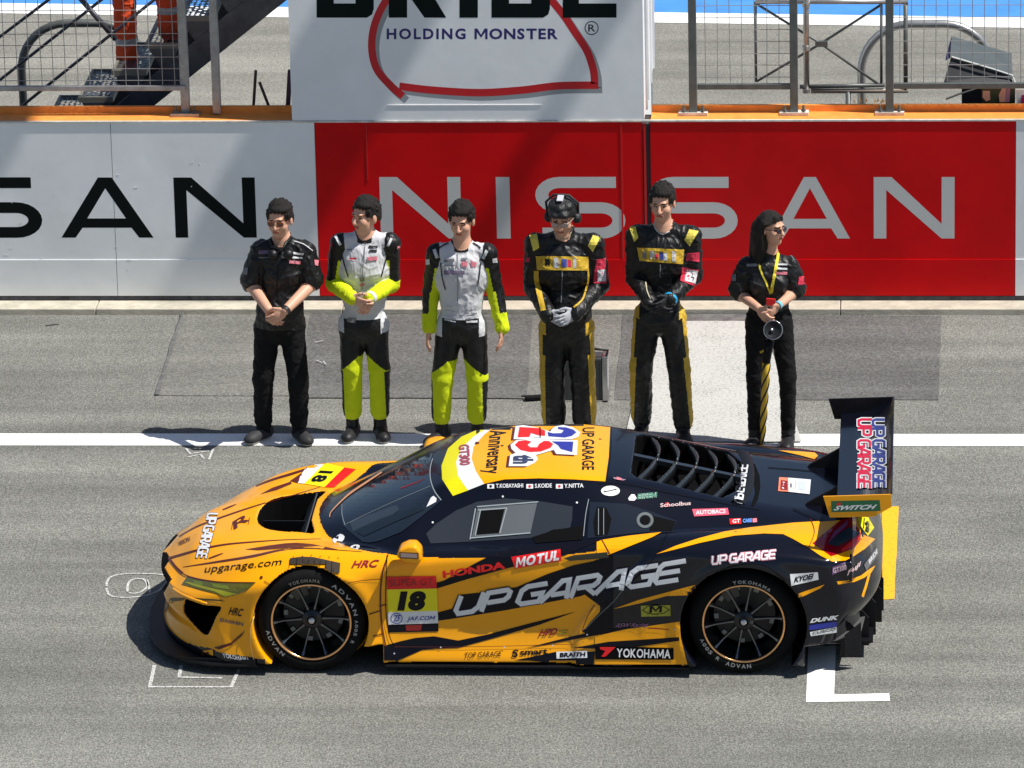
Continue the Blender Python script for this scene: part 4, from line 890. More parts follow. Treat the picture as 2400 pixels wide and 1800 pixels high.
# --- bonnet lines
def stroke(name, zf, pts, w_, m, lay=1):
    p = smoothpoly([zf(*q) for q in pts], 5, False); n = len(p); ww = np.interp(np.linspace(0, 1, n), np.linspace(0, 1, len(w_)), w_); return film(name, strokes2d([p], ww), m, lay, 10.)
stroke('bonnet_line', zh, [(190, 1378), (560, 1272), (900, 1200), (1300, 1162), (1700, 1136), (2170, 1122)], [6, 5, 4, 3, 1.8, .8], BROWN)
stroke('bonnet_line', zh, [(330, 1092), (560, 965), (850, 855), (1200, 735), (1500, 642), (1850, 545), (2190, 440)], [3, 4, 4, 3.4, 2.5, 2, 1], BROWN)
stroke('bonnet_line', zh, [(380, 1488), (900, 1410), (1300, 1345), (1650, 1268), (1950, 1245), (2300, 1262), (2700, 1290)], [1, 5, 6, 4, 2.5, 1.5, 1], BROWN)
dec('bonnet_blade', zh, [(1186, 1260), (1500, 1208), (1700, 1182), (1850, 1174), (2050, 1190), (2400, 1262), (2150, 1252), (1900, 1236), (1700, 1246), (1350, 1272)], BROWN)
stroke('bonnet_line', zh, [(716, 1378), (900, 1310)], [3, 4, 1.5], BROWN); stroke('bonnet_line', zh, [(896, 747), (1072, 674)], [3, 4, 1.2], BROWN)
dec('bonnet_blade', zh, [(1378, 548), (1540, 460), (1780, 380), (1790, 410), (1600, 490)], BROWN)
stroke('bonnet_line', zh, [(1150, 510), (1500, 370), (1760, 290), (1980, 220)], [2, 5, 6, 5], BROWN)
dec('fender_vent', z1, [(990, 890), (1060, 880), (1130, 884), (1282, 917), (1278, 976), (1130, 965), (1050, 962), (985, 968)], mat('vent_dark', (.03, .018, .008), .6), 4)
for i in range(7): stroke('vent_slat', z1, [(1030+i*34, 893+i*3), (1026+i*34, 955+i*3)], [1.2, 1.2], KBLK, 5)
# bumper face
hl = dec('headlamp', zl, [(368, 218), (438, 118), (700, 165), (1000, 202), (1330, 190), (1200, 300), (1095, 345), (930, 388), (850, 350), (600, 285)], mat('lamp_olive', (.10, .095, .01), .12, coat=.6), 2)
dec('lamp_stripe', zl, [(395, 195), (450, 190), (700, 260), (960, 320), (1090, 340), (930, 380), (800, 318), (560, 255)], mat('lamp_lime', (.26, .26, .015), .2), 3, parent=hl)
dec('lamp_projector', zl, [(520, 170), (640, 190), (640, 240), (520, 215)], mat('lamp_green', (.14, .17, .02), .15), 3, parent=hl); dec('lamp_projector', zl, [(740, 205), (960, 240), (1000, 290), (780, 262)], MATS['lamp_green'], 3, parent=hl)
dec('bumper_recess_shade', zl, [(230, 392), (500, 392), (870, 418), (925, 440), (700, 430), (400, 425), (260, 440), (180, 520), (140, 640), (110, 640), (150, 470)], mat('film_olive_dark', (.06, .05, .006), .4), 1)  # dark film painted in for the shade of the recess under the crease
dec('yellow_tab', zl, [(630, 1082), (770, 1062), (775, 1145), (690, 1110)], ORG, 2)
dec('bumper_blade', zl, [(780, 1040), (1000, 975), (1190, 812), (1140, 890), (1000, 1010), (850, 1062)], BROWN, 2)
txt('YOKOHAMA', zl, (905, 1165), (1255, 1225), (885, 1105), WHT, 3)
txt('HRC', zl, (968, 610), (1150, 640), (985, 510), KBLK, 2, shear=.3); txt('DAISHIN', zl, (865, 700), (1160, 760), (865, 655), mat('film_slate', (.12, .10, .12), .4), 2, offset=.03)
stroke('panel_gap', z1, [(370, 975), (330, 940), (292, 892)], [4, 5], BROWN, 3)
stroke('panel_gap', z1, [(292, 898), (380, 985), (560, 1025), (780, 1030)], [3, 3, 2], BROWN, 3)
stroke('panel_gap', z1, [(840, 1020), (880, 1042), (900, 1040)], [1.5, 2], BROWN, 2); stroke('panel_gap', z1, [(1290, 1040), (1400, 1018), (1520, 1008)], [1.5, 1.5], BROWN, 2)
stroke('panel_gap', z1, [(1560, 868), (1530, 960), (1515, 1080), (1520, 1250), (1545, 1400)], [2, 3.5, 3.5, 3], BROWN, 2)
for a_, b_ in (((1440, 1215), (1520, 1190)), ((1470, 1340), (1530, 1325)), ((1505, 1165), (1550, 1155))): stroke('panel_gap', z1, [a_, b_], [2.5, 2.5], BROWN, 2)
# --- bonnet lettering
garage(zh, (700, 790), (548, 1375), (838, 795), (690, 1385), 4.2, WHT, 3, 2.4, BROWN, gap=.12)
txt('upgarage.com', zh, (670, 1590), (1670, 1490), (660, 1500), KBLK, 2, shear=.3, offset=.0)
txt('R', zh, (1040, 1010), (1250, 880), (1030, 900), BROWN, 2, 'round_emblem'); stroke('round_emblem', zh, [(1010, 1010), (1030, 900)], [1, 1.5], BROWN, 2); stroke('round_emblem', zh, [(1225, 945), (1245, 850)], [1, 1.5], BROWN, 2)
txt('VISION', zh, (320, 1220), (470, 1150), (320, 1160), BROWN, 2)
txt('HRC', z1, (1345, 945), (1505, 938), (1350, 903), MRED, 2, shear=.3, offset=.03)
# --- number panel
def qd(name, zf, x0, y0, x1, y1, m, lay): return dec(name, zf, [(x0, y0), (x1, y0), (x1, y1), (x0, y1)], m, lay)
npn = dec('number_panel', z1, [(1550, 994), (1838, 990), (1852, 1312), (1562, 1318)], KBLK, 1)
dec('panel_red', z1, [(1550, 994), (1838, 990), (1842, 1062), (1553, 1068)], RED, 2, parent=npn); dec('panel_yellow', z1, [(1553, 1068), (1842, 1062), (1847, 1192), (1558, 1200)], YEL, 2, parent=npn)
dec('panel_white', z1, [(1558, 1200), (1847, 1192), (1850, 1264), (1561, 1272)], WHT, 2, parent=npn)
dec('panel_tab', z1, [(1660, 1276), (1755, 1272), (1750, 1306), (1664, 1308)], MRED, 2, parent=npn)
txt('18', z1, (1612, 1192), (1775, 1190), (1618, 1078), KBLK, 3, 'race_number', shear=.1, offset=.07, parent=npn)
film('round_logo', strokes2d([[z1(1608+33*math.cos(i*math.pi/10), 1236+30*math.sin(i*math.pi/10)) for i in range(21)]], 1.8), BLU, 3, parent=npn); txt('ZF', z1, (1590, 1254), (1628, 1253), (1592, 1217), BLU, 3, offset=.02, parent=npn)
txt('JAF.COM', z1, (1668, 1256), (1835, 1250), (1668, 1226), BLU, 3, shear=.3, parent=npn); txt('SUPER GT', z1, (1565, 1050), (1820, 1040), (1565, 1012), MRED, 3, offset=.0, parent=npn)
# far panel on the other front fender
nf = dec('number_panel', z1, [(1195, 335), (1305, 362), (1190, 476), (1070, 456)], YEL, 2)
dec('panel_white', z1, [(1100, 345), (1195, 335), (1072, 456), (1035, 452), (1055, 400)], WHT, 2, parent=nf); dec('panel_red', z1, [(1305, 362), (1372, 372), (1245, 478), (1190, 476)], mat('film_bright_red', (.9, .01, .005), .35), 2, parent=nf)
dec('panel_dark', z1, [(1055, 395), (1100, 345), (1035, 452), (990, 440)], BROWN, 2, parent=nf)
txt('18', z1, (1165, 380), (1100, 445), (1245, 385), KBLK, 3, 'race_number', offset=.05, parent=nf)
# --- door lettering
txt('HONDA', z2, (342, 1004), (706, 946), (338, 962), RED, 3, offset=.05)
mt = dec('sponsor_patch', z2, [(738, 880), (1024, 835), (1030, 902), (760, 948)], RED, 2); txt('MOTUL', z2, (764, 942), (1014, 898), (772, 884), WHT, 3, offset=.05, parent=mt)
garage(z2, (392, 1222), (1708, 1020), (436, 1106), (1760, 890), 11., mat('film_pale_silver', (.74, .76, .78), .3), 4, 4.5, PUR, gap=.05)
txt('HPD', z2, (895, 1342), (1000, 1332), (905, 1302), MRED, 2, shear=.3, offset=.03); stroke('small_mark', z2, [(1015, 1310), (1070, 1304)], [2.5, 2.5], OLV, 2); stroke('small_mark', z2, [(1015, 1325), (1060, 1320)], [2.5, 2.5], OLV, 2)
txt('TOP GARAGE', z2, (470, 1468), (685, 1456), (468, 1436), KBLK, 2, shear=.3, offset=.0); txt('S', z2, (740, 1462), (775, 1462), (748, 1418), KBLK, 2); txt('smart', z2, (790, 1452), (950, 1444), (790, 1420), KBLK, 2, offset=.03)
bp_ = dec('sponsor_patch', z2, [(1000, 1430), (1178, 1425), (1180, 1465), (1002, 1470)], WHT, 2); txt('BRAITH', z2, (1020, 1462), (1168, 1457), (1022, 1436), KBLK, 3, offset=.04, parent=bp_)
yk = dec('sponsor_patch', z2, [(1226, 1395), (1680, 1408), (1682, 1476), (1226, 1474)], MATB, 3); txt('YOKOHAMA', z2, (1350, 1462), (1662, 1468), (1352, 1410), WHT, 4, offset=.02, parent=yk)
dec('red_arrow', z2, [(1252, 1402), (1345, 1402), (1285, 1458), (1262, 1458), (1285, 1425), (1255, 1415)], RED, 4, parent=yk)
mk = dec('sponsor_patch', z2, [(1490, 1162), (1662, 1158), (1665, 1222), (1494, 1226)], OLV, 2); txt('M', z2, (1540, 1202), (1612, 1200), (1542, 1166), KBLK, 3, offset=.05, parent=mk)
film('eye_outline', strokes2d([[z2(*q) for q in ((1500, 1188), (1530, 1166), (1578, 1160), (1625, 1166), (1655, 1186), (1625, 1206), (1578, 1212), (1530, 1206), (1500, 1188))]], 1.6), KBLK, 3, parent=mk)
txt('RSW Racing', z2, (1340, 1296), (1530, 1290), (1350, 1264), mat('film_mauve', (.22, .10, .20), .4), 3, shear=.4, offset=.01); stroke('small_mark', z2, [(1530, 1292), (1600, 1296), (1655, 1302)], [2, 2.5, 1], MRED, 3)
# --- door furniture and glass
stroke('panel_gap', z2, [(1265, 783), (1310, 862)], [2.5, 2.5], BROWN, 3); stroke('panel_gap', z2, [(1222, 1155), (1180, 1230), (1150, 1310)], [1.5, 1.5], BROWN, 2)
dec('door_handle', z2, [(1042, 888), (1100, 870), (1295, 852), (1305, 884), (1215, 892), (1080, 902)], mat('handle_dark', (.05, .045, .03), .3, metal=.4), 3)
stroke('intake_edge', z2, [(1385, 1070), (1330, 1140), (1250, 1215), (1165, 1300)], [1.6, 1.6], mat('edge_grey', (.16, .18, .2), .3), 2)
sg = dec('side_window', z2, [(245, 745), (300, 690), (420, 610), (540, 560), (700, 540), (900, 556), (1095, 588), (1092, 660), (1080, 712), (980, 722), (880, 768), (500, 792), (270, 802)], mat('side_glass', (.028, .032, .04), .08, coat=.3), 1)
FR = mat('window_frame_grey', (.30, .34, .36), .3); LG = mat('window_haze', (.11, .12, .13), .15)
dec('sliding_pane', z2, [(545, 592), (890, 562), (850, 742), (510, 768)], LG, 2, parent=sg)
dec('window_opening', z2, [(560, 612), (700, 602), (668, 742), (528, 752)], MATB, 3, parent=sg)
for a_ in ([(540, 590), (895, 562)], [(532, 600), (500, 780)], [(500, 772), (850, 742)], [(545, 610), (715, 598)], [(712, 600), (672, 745)], [(530, 758), (560, 612)]): stroke('pane_frame', z2, a_, [2.6, 2.6], FR, 4)
dec('dark_trim', z2, [(860, 765), (1000, 722), (1080, 710), (1160, 700), (1150, 780), (880, 800)], MATB, 2)
stroke('pillar_edge', z2, [(1188, 545), (1170, 640), (1158, 760)], [1.5, 1.5], FR, 2)
qw = dec('quarter_window', z2, [(1195, 560), (1400, 572), (1560, 620), (1700, 672), (1672, 735), (1500, 738), (1180, 772)], GLASS, 1)
dec('louvre_opening', z2, [(1235, 590), (1290, 596), (1320, 660), (1300, 752), (1225, 760), (1215, 680)], MATB, 2, parent=qw)
for x_ in (1245, 1275): stroke('slat', z2, [(x_, 600), (x_, 752)], [1.2, 1.2], FR, 3)
dec('quarter_dark', z2, [(1550, 640), (1695, 675), (1670, 732), (1540, 730)], MATB, 2, parent=qw)
th = np.linspace(0, 2*math.pi, 25); film('filler_ring', strokes2d([[z2(1515+41*math.cos(t), 668+38*math.sin(t)) for t in th]], 6.5), mat('filler_grey', (.14, .16, .16), .3, metal=.4), 3)
film('filler_hole', poly2d([z2(1515+27*math.cos(t), 668+25*math.sin(t)) for t in th[:-1]]), MATB, 3)
for q in ((690, 530), (283, 680), (1120, 565)): film('rivet', poly2d([z2(q[0]+6*math.cos(t), q[1]+6*math.sin(t)) for t in th[:-1:3]]), WHT, 2)
# windscreen
ws = dec('windscreen', zw, [(290, 1000), (268, 800), (290, 650), (480, 510), (900, 260), (1300, 60), (1560, -70), (1690, -110), (1650, 30), (1645, 250), (1700, 440), (1820, 620), (1500, 880), (1200, 1110), (850, 1250), (700, 1275), (600, 1262), (380, 1090)], mat('windscreen_glass', (.012, .018, .028), .05, coat=.6, spec=.7), 2)
dec('dashboard_shape', zw, [(400, 960), (1120, 690), (1180, 760), (620, 1170), (450, 1100)], mat('dash_shape', (.034, .045, .06), .12, coat=.5), 3, parent=ws)
dec('roll_bar_shape', zw, [(470, 1090), (900, 900), (1500, 700), (1560, 760), (1100, 960), (620, 1180)], mat('cage_shape', (.012, .018, .026), .12, coat=.5), 4, parent=ws)
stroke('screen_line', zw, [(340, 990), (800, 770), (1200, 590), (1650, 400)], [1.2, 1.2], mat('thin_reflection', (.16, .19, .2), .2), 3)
stroke('screen_edge', zw, [(1690, -30), (1652, 120), (1658, 300), (1720, 480), (1820, 615)], [2, 2.2, 2], FR, 3)
stroke('screen_edge', zw, [(330, 1010), (282, 850), (280, 680)], [1.2, 1.4, 1], FR, 3)
stroke('wiper', zw, [(90, 880), (110, 800), (260, 640), (420, 500), (640, 350), (900, 180)], [2, 2, 3, 4.5, 4.5, 3], mat('wiper_peach', (.7, .32, .16), .4), 3)
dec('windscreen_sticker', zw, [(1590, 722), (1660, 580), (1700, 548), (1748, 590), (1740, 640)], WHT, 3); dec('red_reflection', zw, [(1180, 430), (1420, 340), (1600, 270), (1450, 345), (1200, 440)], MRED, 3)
for p_ in ([(130, 1230), (180, 1190), (250, 1140), (320, 1180), (280, 1260), (200, 1250), (160, 1290)], [(400, 1350), (470, 1310), (550, 1320), (520, 1380)]): dec('cowl_sticker', zw, p_, WHT, 2, 2)
for p_ in ([(160, 1200), (230, 1170), (220, 1230)], [(440, 1345), (500, 1325), (500, 1365)]): dec('cowl_sticker_dark', zw, p_, KBLK, 3)
# --- roof
RY = dec('roof_band_yellow', z2, [(600, 118), (450, 182), (372, 250), (334, 350), (338, 430), (400, 526), (488, 494), (430, 410), (418, 330), (450, 250), (520, 182), (632, 114)], mat('film_lemon', (.72, .66, .0), .35), 1)
dec('roof_band_white', z2, [(628, 114), (520, 182), (450, 250), (418, 330), (430, 410), (486, 494), (582, 456), (532, 382), (508, 310), (520, 240), (580, 172), (662, 106)], WHT, 1)
dec('roof_panel', z2, [(658, 106), (800, 97), (930, 94), (1100, 105), (1313, 128), (1304, 300), (1284, 442), (1100, 430), (900, 424), (700, 430), (580, 456), (532, 382), (508, 310), (520, 240), (580, 172)], ORG, 1)
txt('GT300', z2, (432, 232), (440, 352), (495, 226), mat('film_dusty_red', (.35, .06, .09), .4), 3, offset=.04)
txt('Anniversary', z2, (585, 150), (556, 402), (712, 142), KBLK, 2, offset=.02)
zR = lambda a_, b_: (1080+a_*.16275, 970+b_*.16275)
W2_ = [(790, 182), (900, 168), (1100, 205), (1290, 262), (1310, 225), (1370, 185), (1480, 168), (1610, 200), (1722, 272), (1690, 340), (1590, 375), (1250, 378), (990, 372), (760, 372)]
W5_ = [(716, 450), (800, 384), (960, 372), (1200, 380), (1684, 388), (1672, 600), (1375, 584), (1340, 524), (1180, 572), (1080, 600), (1112, 660), (1060, 715), (960, 760), (690, 760), (712, 600), (790, 570), (730, 510)]
for w_ in (W2_, W5_): dec('number_shadow', zR, [(x_-42, y_+16) for x_, y_ in w_], BROWN, 2); dec('number_edge', zR, w_, WHT, 3)
dec('big_number', zR, [(845, 198), (1130, 215), (1215, 250), (1215, 325), (1130, 322), (1010, 285), (990, 342), (820, 346)], RED, 4)
dec('big_number', zR, [(1400, 198), (1520, 205), (1620, 236), (1665, 275), (1600, 326), (1500, 350), (1262, 332), (1250, 270), (1330, 290), (1450, 286), (1482, 245), (1400, 226)], BLU, 4)
dec('big_number', zR, [(778, 455), (830, 402), (930, 386), (1020, 410), (962, 455), (1000, 490), (1100, 490), (1130, 440), (1200, 398), (1270, 400), (1332, 445), (1290, 500), (1150, 552), (1000, 560), (860, 530)], RED, 4)
dec('big_number', zR, [(1310, 405), (1622, 410), (1606, 560), (1440, 515), (1400, 462)], BLU, 4)
txt('th', zR, (752, 600), (746, 728), (1050, 600), mat('film_ink', (.03, .04, .10), .35), 4, offset=.06)
txt('UP GARAGE', z2, (1150, 130), (1148, 376), (1222, 130), KBLK, 2, offset=.02)
for x_, t in ((600, ''), (826, ''), (998, '')): dec('flag_sticker', z2, [(x_, 458), (x_+40, 458), (x_+40, 484), (x_, 484)], WHT, 2); film('flag_dot', poly2d([z2(x_+20+8*math.cos(a), 471+8*math.sin(a)) for a in th[:-1:2]]), KBLK if x_ == 600 else RED, 3)
for t, a_, b_ in (('T.KOBAYASHI', 650, 808), ('S.KOIDE', 876, 974), ('Y.NITTA', 1046, 1158)): txt(t, z2, (a_, 480), (b_, 478), (a_, 456), WHT, 2, 'driver_name')
# --- rear quarter stickers
film('oval_sticker', poly2d([zr(170+122*math.cos(t), 945+66*math.sin(t)) for t in th[:-1]]), WHT, 2); stroke('spanner_mark', zr, [(85, 955), (130, 950), (200, 935), (250, 922)], [3.2, 1.6, 1.6, 2.6], KBLK, 3)
dec('sticker', zr, [(400, 1040), (440, 990), (480, 990), (510, 1040), (480, 1072), (410, 1070)], WHT, 2); txt('EIKEN', zr, (520, 1055), (768, 1030), (525, 985), GRN, 2, offset=.05, out=.04, outm=WHT)
txt('Schoolbus', zr, (815, 1160), (1210, 1130), (815, 1108), PNK, 3, offset=.02); dec('sticker', zr, [(880, 1100), (925, 1098), (920, 1150), (878, 1152)], RED, 2)
pk = dec('sticker', zr, [(1228, 1182), (1690, 1168), (1706, 1252), (1256, 1276)], mat('film_rose', (.75, .08, .14), .4), 2); txt('AUTOBACS', zr, (1275, 1256), (1660, 1236), (1275, 1202), WHT, 3, parent=pk)
dec('sticker', zr, [(1710, 1308), (1862, 1300), (1868, 1372), (1722, 1378)], RED, 2); txt('GT', zr, (1750, 1365), (1850, 1360), (1752, 1315), WHT, 3); txt('CARE', zr, (1885, 1360), (2005, 1352), (1885, 1308), mat('film_sky', (.10, .25, .65), .4), 2, offset=.06); dec('sticker', zr, [(2012, 1305), (2066, 1300), (2070, 1350), (2014, 1355)], mat('film_pink', (.8, .2, .25), .4), 2)
dec('sticker', zr, [(205, 768), (375, 800), (330, 812), (215, 790)], mat('film_dusty', (.3, .2, .25), .4), 2); dec('sticker', zr, [(250, 765), (315, 785), (300, 808), (250, 800)], mat('film_pink', (.8, .2, .25), .4), 3)
garage(z3, (582, 926), (912, 894), (586, 880), (918, 848), 3.6, WHT, 3, 3.4, mat('film_rose2', (.60, .22, .28), .4), gap=.12)
ky = dec('sponsor_patch', z3, [(985, 972), (1128, 962), (1132, 1000), (992, 1032)], WHT, 2); txt('KYOEI', z3, (1005, 1016), (1110, 995), (1003, 988), KBLK, 3, shear=.4, offset=.04, parent=ky)
dec('sticker', z5b, [(1080, 1130), (1270, 1060), (1298, 1160), (1070, 1250)], mat('film_plum', (.10, .05, .14), .4), 2); txt('GT300', z5b, (1090, 1225), (1290, 1165), (1080, 1150), PNK, 3)
txt('Fuji', z5b, (1300, 1280), (1510, 1120), (1290, 1200), PNK, 2, shear=.3, offset=.03); dec('sponsor_patch', z5b, [(1545, 1100), (1735, 820), (1745, 960), (1580, 1190)], mat('film_grey_dark', (.12, .12, .13), .4), 2); txt('BRIDE', z5b, (1620, 1090), (1745, 920), (1610, 1030), WHT, 3)
zc_ = lambda a_, b_: (1780+a_*.15823, 1380+b_*.15823)
txt('DUNK', zc_, (745, 505), (1160, 450), (760, 440), WHT, 3, shear=.2, offset=.05); dec('sticker', zc_, [(730, 540), (1140, 480), (1150, 560), (735, 610)], BLU, 2); sp_ = dec('sponsor_patch', zc_, [(745, 640), (1140, 560), (1140, 645), (760, 700)], WHT, 2); txt('CUSCO', zc_, (780, 680), (1120, 610), (782, 640), KBLK, 3, parent=sp_)
# louvre deck band lettering, tail sticker, wing

dec('deck_recess', z3, [(768, 402), (806, 410), (830, 470), (834, 530), (822, 590), (796, 628), (786, 622), (806, 560), (800, 480)], MATB, 1)

GAP = mat('gap_black', (.002, .002, .002), .6, spec=.1)
stroke('panel_gap', z2, [(20, 870), (12, 1000), (10, 1180), (30, 1330), (60, 1400)], [2, 2, 2], GAP, 4)
stroke('panel_gap', z2, [(60, 1400), (400, 1402), (760, 1396), (1100, 1385)], [1.2, 1.2], BROWN, 4)
stroke('panel_gap', z2, [(1645, 740), (1600, 830), (1530, 930), (1400, 1060)], [1.4, 1.4], GAP, 4)
stroke('panel_gap', z3, [(1000, 640), (1090, 680), (1150, 700)], [2, 1.4], GAP, 4); stroke('panel_gap', z3, [(560, 990), (700, 930), (850, 930), (960, 1010), (1010, 1120)], [1., 1.4, 1.], GAP, 3)
stroke('panel_gap', zr, [(0, 850), (350, 850), (900, 960), (1500, 1080), (2100, 1190)], [1., 1.4, 1.2], GAP, 2); stroke('panel_gap', zr, [(180, 130), (170, 500), (110, 830)], [1.4, 1.4], GAP, 3)
stroke('panel_gap', z3, [(1090, 690), (1110, 760), (1080, 840)], [1.4, 1.4], BROWN, 4)
stroke('panel_gap', zi, [(0, 1240), (350, 1265), (740, 1305)], [1.6, 1.6], GAP, 2)
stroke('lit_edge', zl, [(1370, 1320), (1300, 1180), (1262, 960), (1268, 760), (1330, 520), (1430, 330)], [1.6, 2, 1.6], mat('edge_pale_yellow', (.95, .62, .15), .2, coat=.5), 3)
for q in ((1400, 130), (640, 1120), (700, 1108)): film('fastener', poly2d([zl(q[0]+20*math.cos(t), q[1]+18*math.sin(t)) for t in th[:-1:3]]), BROWN, 3)
for i in range(6): film('fastener', poly2d([z1(1010+i*52+3.5*math.cos(t), 872+abs(i-2)*5+3.5*math.sin(t)) for t in th[:-1:4]]), BROWN, 3)
for q in ((700, 1402), (980, 1392), (330, 1404), (1180, 1330), (1690, 1300), (60, 1440)): film('fastener', poly2d([z2(q[0]+5*math.cos(t), q[1]+5*math.sin(t)) for t in th[:-1:4]]), SILF, 5)
def bvh_world(o):
    me = o.data; b_ = wloc(o); return BVHTree.FromPolygons([tuple(v.co+b_) for v in me.vertices], [tuple(p.vertices) for p in me.polygons])
BANDB = bvh_world(bpy.data.objects['deck_band']); WINGB = bvh_world(wm)
garage(zr, (1775, 1085), (1820, 590), (1880, 1110), (1960, 605), 3.6, WHT, 2, gap=.08, bvh=(BANDB, CARBVH))
st_ = dec('tail_sticker', zi, [(165, 1385), (300, 1392), (305, 1600), (150, 1590)], mat('film_coral', (.78, .22, .12), .4), 2); dec('tail_sticker', zi, [(300, 1392), (635, 1420), (615, 1635), (305, 1600)], WHT, 2)
for p_, m_ in (([(190, 1430), (290, 1440), (290, 1580), (180, 1570)], MRED), ([(215, 1455), (250, 1460), (245, 1560), (205, 1552)], WHT), ([(330, 1480), (350, 1480), (350, 1540), (330, 1540)], KBLK), ([(400, 1440), (420, 1440), (420, 1560), (400, 1560)], SILF), ([(450, 1440), (560, 1450), (550, 1580), (450, 1570)], mat('film_pale_blue', (.55, .60, .64), .4))): dec('sticker_mark', zi, p_, m_, 3)
# wing surface lettering: white edge, lower half crimson, upper half navy
def wingword(word, u0, u1, x0, x1, m, wd, out):
    bl, br, tl, tr = (x0, u0), (x0, u1), (x1, u0), (x1, u1)
    garage(zi, (x0, u0), (x0, u1), (x1, u0), (x1, u1), wd, m, 4, out, WHT, word=word, gap=.10, bvh=WINGB, parent=wing)
CRM = mat('film_crimson', (.62, .01, .05), .35); NVB = mat('film_navy', (.03, .05, .26), .35)
wingword('UP', 520, 780, 1330, 1545, CRM, 5.5, 5.5); wingword('UP', 520, 790, 1545, 1735, NVB, 5.5, 5.5)
wingword('GARAGE', 830, 1560, 1330, 1530, CRM, 5.5, 5.5); wingword('GARAGE', 830, 1550, 1550, 1745, NVB, 5.5, 5.5)
EPB = [o for o in wing.children if o.name.startswith('endplate')][0]; EPBV = bvh_world(EPB)
sp2 = film('sponsor_patch', poly2d([z5b(*q) for q in ((1060, 155), (1780, 140), (1795, 300), (1068, 318))]), mat('film_forest', (.015, .13, .05), .4), 1, parent=EPB, bvh=EPBV)
txt('SWITCH', z5b, (1095, 292), (1730, 272), (1110, 222), WHT, 2, shear=.4, offset=.04, bvh=EPBV, parent=EPB); dec('red_bar', z5b, [(1150, 180), (1210, 178), (1200, 215), (1140, 215)], RED, 2, bvh=EPBV, parent=EPB)
# yellow grid mark on the ground behind the tail
sheet_px('grid_mark_yellow', wob([(2107, 1188), (2096, 1405), (2060, 1407), (2068, 1189)], .6, 10), .004, worn('road_paint_yellow', (.88, .46, .01), (.5, .26, .03), .36, .45, 60))
# ================================================================== people: one continuous implicit surface each
def vnoise(P_, s, seed=0):
    r = np.random.default_rng(seed); out = np.zeros(len(P_))
    Wp = P_*s+.35*np.sin(P_[:, [1, 2, 0]]*s*1.7+seed)
    for i in range(5):
        k = r.normal(size=3); k /= np.linalg.norm(k); out += np.sin(Wp@k*(1+.35*i)*2+r.uniform(0, 6))/(1+.3*i)
    return out/3
class Sdf:
    def __init__(s): s.p = []
    def cap(s, a, b, ra, rb, lab, k=.012): s.p.append(('c', np.array(a, float), np.array(b, float), ra, rb, lab, k)); return s
    def ell(s, c, r, lab, R=None, k=.02): s.p.append(('e', np.array(c, float), np.array(r, float), np.eye(3) if R is None else np.array(R), 0, lab, k)); return s
    def d(s, q, P_):
        if q[0] == 'c':
            a, b, ra, rb = q[1:5]; e = b-a; w_ = P_-a; t = np.clip((w_@e)/max(e@e, 1e-9), 0, 1); return np.linalg.norm(w_-t[..., None]*e, axis=-1)-(ra+(rb-ra)*t)
        L_ = (P_-q[1])@q[3]; r = q[2]; k0 = np.linalg.norm(L_/r, axis=-1); k1 = np.linalg.norm(L_/r**2, axis=-1); return k0*(k0-1)/np.maximum(k1, 1e-6)
    def bounds(s, q):
        if q[0] == 'c': r = max(q[3], q[4]); return np.minimum(q[1], q[2])-r, np.maximum(q[1], q[2])+r
        r = np.sqrt(((q[3]*q[2])**2).sum(1)); return q[1]-r, q[1]+r
    def mesh(s, h=.0055, cut=None):
        lo = np.min([s.bounds(q)[0] for q in s.p], 0)-.03; hi = np.max([s.bounds(q)[1] for q in s.p], 0)+.03
        n = np.ceil((hi-lo)/h).astype(int)+1; F = np.full(n, .06, np.float32)
        for q in s.p:
            a, b = s.bounds(q); i0 = np.maximum(((a-.035-lo)/h).astype(int), 0); i1 = np.minimum(((b+.035-lo)/h).astype(int)+2, n)
            g = np.stack(np.meshgrid(*[lo[k]+np.arange(i0[k], i1[k])*h for k in range(3)], indexing='ij'), -1); sl_ = tuple(slice(i0[k], i1[k]) for k in range(3))
            F[sl_] = smin(F[sl_], s.d(q, g).astype(np.float32), q[6])
        if cut: 
            g = np.stack(np.meshgrid(*[lo[k]+np.arange(n[k])*h for k in range(3)], indexing='ij'), -1); F = np.maximum(F, cut(g))
        return surf_nets(F, lo, h)
    def labels(s, P_):
        best = np.full(len(P_), 9.); lab = np.zeros(len(P_), object)
        for q in s.p:
            d_ = s.d(q, P_); m_ = d_ < best; best[m_] = d_[m_]; lab[m_] = q[5]
        return lab
SKIN = bpy.data.materials.new('skin'); SKIN.use_nodes = True; b_ = SKIN.node_tree.nodes['Principled BSDF']; b_.inputs['Base Color'].default_value = (.66, .36, .24, 1); b_.inputs['Roughness'].default_value = .5; b_.inputs['Subsurface Weight'].default_value = .0; MATS['skin'] = SKIN
def M_(n, c, **k): k.setdefault('rough', .8); k.setdefault('spec', .25); return mat(n, c, **k)
SKD = M_('skin_shade', (.20, .075, .05), rough=.5); LIPM = M_('lips', (.38, .12, .09), rough=.5); HAIR = M_('hair_black', (.014, .011, .009), rough=.5, spec=.3, bump=.8, bs=260); EYE = M_('eye_dark', (.012, .01, .01), rough=.4)
CB = M_('cloth_black', (.0075, .0075, .008), var=.35, vs=20, rough=.46, spec=.38); CB2 = M_('trousers_black', (.004, .004, .005), var=.4, vs=14); CW = M_('suit_white', (.62, .62, .64)); CY = M_('suit_lime', (.62, .72, .01)); CG = M_('suit_gold', (.60, .38, .03), rough=.55, spec=.4); SHO = M_('shoe_dark', (.02, .02, .022), rough=.45); SHG = M_('shoe_grey', (.035, .035, .037), rough=.6)
